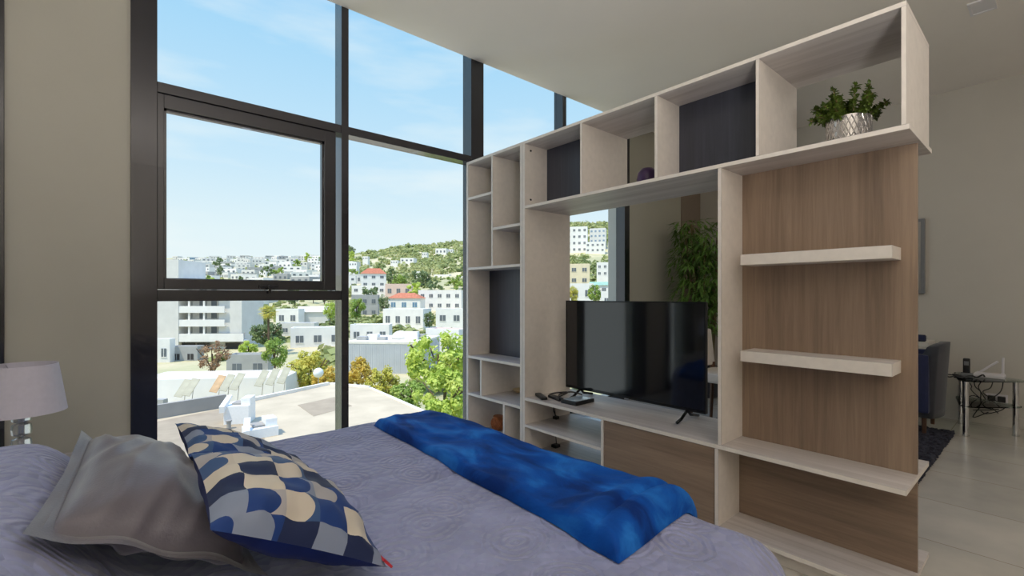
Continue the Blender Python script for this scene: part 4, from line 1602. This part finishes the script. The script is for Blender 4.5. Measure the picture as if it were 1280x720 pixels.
t = thing('long_white_building', 'long low white walled building behind the slanted boards', 'building', far(265, 48, hz(500, 48)), ROT0 + R(7))
w_ = 175 * 48 / f_px
obj('wall', box(-w_ / 2, w_ / 2, 0, 5.0, -3, 2.2), 'stucco_white', t)
obj('roof', box(-w_ / 2 + 0.3, w_ / 2 - 0.3, 0.3, 4.7, 2.2, 2.26), 'roof_white', t)
occupied.append((t.location.x, t.location.y, 7))
bm = box(-0.45, 0.45, -0.3, 0.3, 0, 0.7, 0.02)
o = obj('condenser_unit', bm, 'stucco_grey')
o.location = far(201, 44, hz(508, 44))
o.rotation_euler = (0, 0, ROT0)
tag(o, 'small grey box unit behind the parapet at the jamb', 'air conditioner')

# sheds and houses, nearest first
t = thing('warehouse', 'big blue grey walled warehouse with cluttered white roof', 'warehouse', far(478, 74, hz(480, 74)), ROT0 + R(-6))
occupied.append((t.location.x, t.location.y, 9))
ws = 74 / f_px
W_, H_ = 96 * ws, 50 * ws
bm = box(-W_ / 2, W_ / 2, 0, 12, -4, H_)
obj('wall', bm, 'metal_wall', t)
bm = B()
for i in range(40):
    x = -W_ / 2 + W_ * (i + 0.5) / 40
    add_box(bm, x - 0.04, x + 0.04, -0.05, 0.02, -3, H_)
obj('wall_ribs', bm, 'metal_wall', t)
bm = box(-W_ / 2, W_ / 2, -0.05, 12, H_, H_ + 0.35)
obj('roof', bm, 'roof_white', t)
dom = add_lathe(B(), [(1.5, 0), (1.45, 0.5), (1.1, 1.0), (0.6, 1.3), (0.1, 1.4)], (1.2, 5, H_ + 0.35), 20)
obj('roof_dome', dom, 'roof_white', t, smooth=True)
for x, y, a, hh in ((-4.4, 2, 0.8, 0.6), (-2.9, 3, 0.9, 0.9), (-1.2, 2.5, 0.7, 0.5), (3.2, 4, 1.2, 1.3), (4.6, 5, 0.7, 0.8)):
    obj('roof_unit', box(x - a, x + a, y, y + 1.2, H_ + 0.35, H_ + 0.35 + hh, 0.03), 'stucco_grey' if a < 0.85 else 'unit_white', t)

HOUSES = [
    # label, p0, p1, yt, yb, d, wall, roof, roofm, rot, wins, winm
    ('plain white block with a clay edged roof beside the warehouse', 527, 578, 414, 452, 88, 'stucco_white', 'flat', 'roof_tile', -28, (2, 1), 'win_dark'),
    ('small white outbuilding with wide flat roof below the apartment tower', 184, 211, 427, 456, 84, 'stucco_white', 'flat', 'roof_white', 8, (2, 1), 'win_dark'),
    ('open dark carport shed with thin pale roof before the apartment block', 213, 246, 436, 457, 86, 'stucco_grey', 'flat', 'roof_white', 4, (2, 1), 'shadow_open'),
    ('low grey flat roofed house behind the bare brown tree', 284, 334, 447, 472, 70, 'stucco_grey', 'flat', 'roof_white', 4, (2, 1), 'win_dark'),
    ('white bungalow with slanting flat roof above the golden tree', 366, 428, 412, 436, 104, 'stucco_white', 'flat', 'roof_white', 18, (3, 1), 'win_dark'),
    ('low pale house with a bluish roof under the palm', 350, 392, 406, 420, 122, 'stucco_cool', 'flat', 'metal_wall', 6, (3, 1), 'win_dark'),
    ('white two window house just right of the palm top', 344, 374, 388, 408, 142, 'stucco_white', 'flat', 'roof_white', -6, (2, 1), 'win_dark'),
    ('grey gabled house touching the window mullion', 374, 409, 383, 408, 146, 'stucco_cool', 'gable', 'stucco_cool', 12, (0, 1), 'win_dark'),
    ('pale flat block with rooftop clutter behind the warehouse', 438, 486, 408, 430, 112, 'stucco_white', 'flat', 'roof_white', 4, (3, 1), 'win_dark'),
    ('long white house with grey windows in the centre of the valley', 476, 531, 388, 412, 136, 'stucco_white', 'flat', 'roof_white', -14, (4, 1), 'win_dark'),
    ('white cube house beside the shelf edge', 544, 580, 388, 408, 128, 'stucco_white', 'flat', 'roof_white', -10, (2, 1), 'win_dark'),
    ('grey two storey house with open terrace among green trees', 440, 472, 370, 398, 168, 'stucco_grey', 'flat', 'roof_tile', 8, (3, 2), 'win_dark'),
    ('white house with blue windows and small clay hip roof', 484, 526, 366, 390, 172, 'stucco_white', 'hip', 'roof_tile', -8, (3, 1), 'win_blue'),
    ('wide white modern house with terraces near the shelf', 521, 578, 364, 388, 180, 'stucco_white', 'flat', 'roof_white', -12, (5, 2), 'win_dark'),
    ('low white house with pinkish upper wall under the clay roofed villa', 481, 515, 356, 372, 215, 'stucco_pink', 'flat', 'roof_white', -5, (3, 1), 'win_dark'),
    ('clay roofed three storey villa on the lower slope', 452, 482, 335, 360, 240, 'stucco_white', 'hip', 'roof_tile', 14, (3, 2), 'win_dark'),
    ('low white long house below the clay roofed villa', 440, 482, 358, 368, 220, 'stucco_white', 'flat', 'roof_white', 4, (4, 1), 'win_dark'),
    ('white villa half way up the hill near the shelf', 542, 562, 344, 356, 300, 'stucco_white', 'flat', 'roof_white', -10, (3, 1), 'win_dark'),
    ('pale cream house seen above the television, nearest the shelf side', 711, 737, 331, 357, 190, 'stucco_cream', 'flat', 'roof_white', -10, (2, 2), 'win_dark'),
    ('white two storey house above the television beside the blue jamb', 746, 774, 329, 346, 200, 'stucco_white', 'flat', 'roof_white', -16, (4, 2), 'win_dark'),
    ('low white house with green sheet roof above the television', 738, 772, 352, 368, 160, 'stucco_white', 'gable', 'roof_green', -12, (3, 1), 'win_dark'),
    ('low white house with plain roof above the television', 712, 742, 356, 378, 150, 'stucco_white', 'flat', 'roof_white', -8, (2, 1), 'win_dark'),
    ('small white house touching the television top edge by the jamb', 752, 778, 366, 388, 130, 'stucco_white', 'flat', 'roof_white', -8, (2, 1), 'win_dark'),
    ('large white apartment block on the ridge nearest the shelf', 708, 734, 284, 316, 330, 'stucco_white', 'flat', 'roof_white', -12, (4, 4), 'win_dark'),
    ('large white apartment block on the ridge with bluish glazing', 737, 757, 286, 304, 345, 'stucco_cool', 'flat', 'roof_white', -18, (4, 3), 'win_blue'),
    ('lower wide white block on the ridge above the scrub', 732, 756, 303, 316, 322, 'stucco_white', 'flat', 'roof_white', -12, (4, 2), 'win_dark'),
    ('white house on the ridge beside the blue window jamb', 760, 780, 304, 314, 335, 'stucco_white', 'flat', 'roof_white', -12, (3, 1), 'win_dark'),
]
for h_ in HOUSES:
    big = h_[5] < 260 or h_[1] > 700
    building(h_[0], *h_[1:6], wall=h_[6], roof=h_[7], roofm=h_[8], rot=h_[9], wins=h_[10], winm=h_[11], parts=True,
             dep=min(12, (h_[2] - h_[1]) * h_[5] / f_px * 0.45))

HILL = [
    ('white villa alone near the hill crest', 544, 558, 311, 318, 470), ('tiny white house beside the crest villa', 558, 566, 312, 316, 480),
    ('low white terrace house in the middle of the hillside', 500, 517, 323, 328, 400), ('small cream house left of the hillside terrace', 488, 497, 326, 330, 380),
    ('lone white cottage high on the wooded slope', 453, 460, 321, 325, 420), ('white cottage beside the mullion on the slope', 436, 446, 328, 333, 330),
    ('small white house low on the slope by the trees', 520, 526, 340, 345, 290), ('small pale house at the shelf edge on the slope', 570, 578, 346, 352, 280),
    ('tiny white house just below the crest villa', 527, 534, 316, 320, 440),
]
for l_, p0, p1, yt, yb, d in HILL:
    building(l_, p0, p1, yt, yb, d, parts=False, wins=(3, 1), rot=-8)

rng = random.Random(77)
sk = 0
GRP = 'small pale houses of the far city'
tries = 0
while sk < 150 and tries < 3000:
    tries += 1
    px = rng.uniform(214, 444)
    d = rng.choice([rng.uniform(180, 300), rng.uniform(260, 560), rng.uniform(420, 900)])
    if px > 405 and d > 420:
        continue
    w = rng.uniform(6, 12) * (1 + d / 900)
    h = rng.uniform(3, 5.5) * (1 + d / 1500)
    g = ground(px, d)
    yb = HORY + (EYE - g) * f_px / d
    yt = yb - h * f_px / d
    if px < 305 and yb > 352:
        continue
    if px > 330 and yb > 376:
        continue
    hw = w * f_px / d / 2
    pos = far(px, d)
    if any((pos.x - q[0]) ** 2 + (pos.y - q[1]) ** 2 < (q[2] + w * 0.6) ** 2 for q in occupied):
        continue
    building('small pale house in the far city beyond the opening window', px - hw, px + hw, yt, yb, d, parts=False, wins=(3, 2 if h > 6 else 1),
             wall=rng.choice(['stucco_white', 'stucco_white', 'stucco_cool', 'stucco_white', 'stucco_cool', 'stucco_grey']), rot=rng.uniform(-30, 30),
             roofm=rng.choice(['roof_white', 'roof_white', 'roof_grey']), group=GRP, dep=w * 0.8)
    sk += 1
for l_, p0, p1, yt in (('squat blue glass tower on the far skyline', 237, 244, 322), ('paler blue glass tower beside the squat one on the skyline', 245, 252, 325)):
    building(l_, p0, p1, yt, 336, 780, parts=False, wall='win_blue', wins=(3, 5), cat='building', name='office_tower')

# ------------------------------------------------------------------ vegetation outside


def crown_mesh(rx, ry, rz, nclump, nleaf, leaf, seed, hollow=0.55):
    rng = random.Random(seed)
    bm = B()
    for i in range(nclump):
        while True:
            v = Vector((rng.uniform(-1, 1), rng.uniform(-1, 1), rng.uniform(-1, 1)))
            if hollow < v.length < 1:
                break
        c = Vector((v.x * rx * 0.85, v.y * ry * 0.85, v.z * rz * 0.85))
        cr = rng.uniform(0.16, 0.30) * (rx + rz) / 2
        for k in range(nleaf):
            dv = Vector((rng.gauss(0, 1), rng.gauss(0, 1), rng.gauss(0, 1))).normalized()
            p = c + dv * cr * rng.uniform(0.5, 1.0)
            n = (dv + Vector((rng.gauss(0, .5), rng.gauss(0, .5), rng.gauss(0.3, .5)))).normalized()
            a = n.orthogonal().normalized()
            a = Matrix.Rotation(rng.uniform(0, 2 * PI), 3, n) @ a
            b_ = n.cross(a)
            s = leaf * rng.uniform(0.6, 1.3)
            bm.faces.new([bm.verts.new(p + q) for q in (a * s, b_ * s * 0.6, -a * s, -b_ * s * 0.6)])
    return bm


def tree(lab, pc, yt, yb, wpx, d, mat, seed, ground_y=None, name='tree', cat='tree', sparse=False):
    zc = hz((yt + yb) / 2, d)
    rx = wpx * d / f_px / 2
    rz = (yb - yt) * d / f_px / 2
    g = ground(pc, d)
    t = thing(name, lab, cat, far(pc, d, g), random.Random(seed).uniform(0, 6))
    occupied.append((t.location.x, t.location.y, rx * 0.6))
    zz = zc - g
    bm = B()
    rng = random.Random(seed + 50)
    top = zz + rz * 0.2
    add_tube(bm, [(0, 0, -0.5), (0.1, 0, top * 0.4), (0, 0.1, top)], max(0.12, rx * 0.05), 7)
    for i in range(9 if sparse else 5):
        th_ = rng.uniform(0, 2 * PI)
        hb_ = max(0.5, zz - rz * 0.9) * rng.uniform(0.8, 1.2)
        add_tube(bm, [(0.05, 0.03, hb_), (rx * 0.4 * math.cos(th_), rx * 0.4 * math.sin(th_), zz), (rx * 0.75 * math.cos(th_), rx * 0.75 * math.sin(th_), zz + rz * rng.uniform(0.1, 0.6))], max(0.05, rx * 0.022), 5)
    obj('trunk', bm, 'bark', t)
    cm = crown_mesh(rx, rx * 0.9, rz, 26 if sparse else 44, 40 if sparse else 75, max(0.13, rx * (0.06 if sparse else 0.07)), seed)
    bmesh.ops.translate(cm, verts=cm.verts, vec=(0, 0, zz))
    obj('crown', cm, mat, t)
    return t


tree('bare brown leaved tree before the apartment block', 266, 425, 468, 46, 62, 'lf_brown', 1, sparse=True)
tree('golden yellow bushy tree beside the central mullion', 388, 437, 488, 62, 55, 'lf_yellow', 2)
tree('amber low tree at the edge of the flat roof', 408, 458, 492, 46, 50, 'lf_gold', 3)
tree('fresh green tree standing at the end of the white wall', 344, 420, 462, 34, 66, 'lf_green', 4)
tree('round dark green tree under the palm', 334, 402, 430, 44, 96, 'lf_dark', 5)
tree('light green tree beside the apartment block', 310, 424, 448, 26, 88, 'lf_lime', 6)
tree('dark leafy tree at the corner of the apartment block', 322, 376, 418, 30, 122, 'lf_dark', 7)
tree('yellow green tree at the mullion before the warehouse', 448, 446, 486, 40, 60, 'lf_gold', 8)
tree('grassy green tree at the corner of the flat roof', 478, 458, 500, 48, 52, 'lf_yellow', 9)
tree('tall lime green tree beside the shelf', 548, 412, 488, 92, 62, 'lf_lime', 10)
tree('bright lime bush below the window near the shelf', 556, 460, 530, 84, 42, 'lf_lime', 11)
tree('small fresh green tree at the flat roof edge', 512, 474, 518, 50, 44, 'lf_green', 12)
tree('dark green tree between warehouse and white houses', 446, 372, 398, 26, 150, 'lf_green', 13)
tree('slim green tree beside the grey two storey house', 480, 366, 392, 16, 160, 'lf_dark', 14)
tree('olive tree beside the long white house', 536, 388, 410, 16, 130, 'lf_dark', 15)
tree('broad green tree above the valley houses', 529, 338, 362, 24, 255, 'lf_dark', 16)
tree('second broad green tree above the valley houses', 499, 342, 364, 20, 250, 'lf_green', 17)
tree('green tree above the television before pale houses', 744, 355, 380, 22, 140, 'lf_green', 18)
tree('yellowish tree above the television nearest the shelf side', 716, 356, 382, 16, 135, 'lf_yellow', 19)
tree('single dark tree standing in the far city', 275, 331, 344, 9, 330, 'lf_dark', 20)
tree('round green tree glimpsed at the mullion above the grey gabled house', 412, 376, 400, 18, 130, 'lf_lime', 22)

rng = random.Random(31)
for i in range(46):
    for _ in range(60):
        px = rng.uniform(215, 445) if i < 34 else rng.uniform(440, 580)
        d = rng.uniform(190, 620) if i < 34 else rng.uniform(120, 300)
        if px < 305 and d < 260:
            continue
        pos = far(px, d)
        if all((pos.x - q[0]) ** 2 + (pos.y - q[1]) ** 2 > (q[2] * 1.1 + 4.5) ** 2 for q in occupied):
            break
    g = ground(px, d)
    r_ = rng.uniform(2.2, 3.8) * (1 + d / 700)
    lab = 'small tree among the pale houses of the far city' if i < 34 else 'small tree between the white houses below the hill'
    t = thing('tree', lab, 'tree', (pos.x, pos.y, g), rng.uniform(0, 6), 'small trees of the far city' if i < 34 else 'small trees of the valley')
    occupied.append((pos.x, pos.y, r_))
    obj('trunk', add_tube(B(), [(0, 0, -1), (0.1, 0, r_ * 0.6), (0, 0, r_ * 1.1)], 0.2, 6), 'bark', t)
    cm = crown_mesh(r_, r_, r_ * 0.9, 12, 26, r_ * 0.16, 300 + i, 0.3)
    bmesh.ops.translate(cm, verts=cm.verts, vec=(0, 0, r_ * 1.25))
    obj('crown', cm, rng.choice(['lf_dark', 'lf_green', 'lf_dark', 'lf_lime']), t)

# palm
d = 92
t = thing('palm_tree', 'tall fan palm rising above the dark green tree', 'palm tree', far(335, d, ground(335, d)))
hp = hz(390, d) - ground(335, d)
obj('trunk', add_tube(B(), [(0, 0, -0.5), (0.15, 0, hp * 0.5), (0, 0, hp)], 0.22, 8), 'bark', t, smooth=True)
bm = B()
rng = random.Random(3)
for i in range(44):
    th_ = rng.uniform(0, 2 * PI)
    el = rng.uniform(-1.1, 1.3)
    dv = Vector((math.cos(th_) * math.cos(el), math.sin(th_) * math.cos(el), math.sin(el)))
    L = rng.uniform(1.4, 2.2)
    sd = dv.cross(Vector((0, 0, 1))).normalized()
    b0 = Vector((0, 0, hp))
    for k in range(9):
        a_ = -0.7 + 1.4 * k / 8
        tip = b0 + (dv * math.cos(a_) + sd * math.sin(a_)) * L - Vector((0, 0, 0.25))
        md = b0 + dv * L * 0.45
        nn_ = sd * 0.06 + Vector((0, 0, 0.03))
        bm.faces.new([bm.verts.new(q) for q in (md - nn_, tip, md + nn_)])
    n0 = [bm.verts.new(q) for q in (b0 - sd * 0.04, b0 + dv * L * 0.5 - sd * 0.03, b0 + dv * L * 0.5 + sd * 0.03, b0 + sd * 0.04)]
    bm.faces.new(n0)
obj('fronds', bm, 'lf_yellow', t)

# globe lamp in the yellow tree
t = thing('globe_light', 'white globe street light before the amber tree', 'street light', far(398, 47.5, ground(398, 47.5)))
gz = hz(466, 47.5) - ground(398, 47.5)
obj('pole', add_cyl(B(), (0, 0, -0.3), (0, 0, gz - 0.4), 0.07, 0.05, 10), 'steel', t)
bm = B()
bmesh.ops.create_uvsphere(bm, u_segments=20, v_segments=14, radius=0.5)
bmesh.ops.translate(bm, verts=bm.verts, vec=(0, 0, gz))
obj('globe', bm, 'unit_white', t, smooth=True)

# scrub over the slopes: nobody could count it
rng = random.Random(12)
n = 0
verts, faces = [], []
while n < 13500:
    px = rng.uniform(-120, 1000)
    d = rng.uniform(110, 660) if rng.random() < 0.8 else rng.uniform(60, 200)
    if 190 < px < 400:
        if rng.random() < 0.72:
            continue
        d = d * 1.4
    n += 1
    dens = noise.noise(Vector((px * 0.012, d * 0.012, 4)))
    if dens < -0.18 and rng.random() < 0.7:
        continue
    pos = far(px, d, ground(px, d))
    r = rng.uniform(1.0, 2.2) * (1 + d / 500)
    if any((pos.x - q[0]) ** 2 + (pos.y - q[1]) ** 2 < (q[2] + r) ** 2 for q in occupied):
        continue
    for k in range(26 if d < 260 else 16):
        dv = Vector((rng.gauss(0, 1), rng.gauss(0, 1), abs(rng.gauss(0.15, 0.8)))).normalized()
        c = pos + Vector((dv.x * r, dv.y * r, dv.z * r * 1.1)) * rng.uniform(0.45, 1.0)
        nn_ = (dv + Vector((rng.gauss(0, .4), rng.gauss(0, .4), rng.gauss(0.2, .4)))).normalized()
        a = nn_.orthogonal().normalized() * r * rng.uniform(0.25, 0.5)
        b_ = nn_.cross(a)
        base = len(verts)
        verts.extend([tuple(c + a), tuple(c + b_), tuple(c - a), tuple(c - b_)])
        faces.append([base, base + 1, base + 2, base + 3])
me = bpy.data.meshes.new('scrub')
me.from_pydata(verts, [], faces)
me.materials.append(M['scrub'])
o = bpy.data.objects.new('scrub', me)
COL.objects.link(o)
tag(o, 'olive green scrub and bushes covering the hillside and valley', 'scrub', kind='stuff')

# ------------------------------------------------------------------ sky, sun
w = bpy.data.worlds.new('sky')
scene.world = w
w.use_nodes = True
nt = w.node_tree
bg = nt.nodes['Background']
tc = N(nt, 'ShaderNodeTexCoord')
sx = N(nt, 'ShaderNodeSeparateXYZ')
nt.links.new(tc.outputs['Generated'], sx.inputs[0])
rp = ramp(nt, [(0.0, srgb(236, 244, 246)), (0.12, srgb(226, 241, 247)), (0.25, srgb(200, 229, 248)), (0.45, srgb(168, 214, 246)), (0.58, srgb(150, 203, 246)), (0.7, (0.46, 0.9, 1.9, 1)), (1.0, (0.42, 0.85, 1.9, 1))])
nt.links.new(sx.outputs['Z'], rp.inputs['Fac'])
mp = N(nt, 'ShaderNodeMapping')
mp.inputs['Scale'].default_value = (2, 2, 9)
nt.links.new(tc.outputs['Generated'], mp.inputs['Vector'])
cn = N(nt, 'ShaderNodeTexNoise')
cn.inputs['Scale'].default_value = 1.6
cn.inputs['Detail'].default_value = 6
nt.links.new(mp.outputs['Vector'], cn.inputs['Vector'])
cr = ramp(nt, [(0.5, (0, 0, 0, 1)), (0.75, (0.55, 0.55, 0.55, 1))])
nt.links.new(cn.outputs['Fac'], cr.inputs['Fac'])
mx = N(nt, 'ShaderNodeMix', data_type='RGBA')
nt.links.new(cr.outputs['Color'], mx.inputs['Factor'])
nt.links.new(rp.outputs['Color'], mx.inputs['A'])
mx.inputs['B'].default_value = srgb(240, 246, 247)
nt.links.new(mx.outputs['Result'], bg.inputs['Color'])
bg.inputs['Strength'].default_value = 0.80

sd = bpy.data.lights.new('sun', 'SUN')
sd.energy = 3.5
sd.angle = R(0.6)
sd.color = srgb(255, 243, 222)[:3]
so_ = bpy.data.objects.new('sun', sd)
COL.objects.link(so_)
dirv = Vector((0.44, 0.03, -0.9))      # travel direction of the light: from behind-left of the building
so_.rotation_euler = dirv.to_track_quat('-Z', 'Y').to_euler()

# portal in the window opening, only guides sky sampling
pd = bpy.data.lights.new('sky_portal', 'AREA')
pd.shape = 'RECTANGLE'
pd.size = 5.5
pd.size_y = ZC
pd.cycles.is_portal = True
po = bpy.data.objects.new('sky_portal', pd)
COL.objects.link(po)
po.location = (1.72, 3.30, ZC / 2)
po.rotation_euler = (-PI / 2, 0, 0)
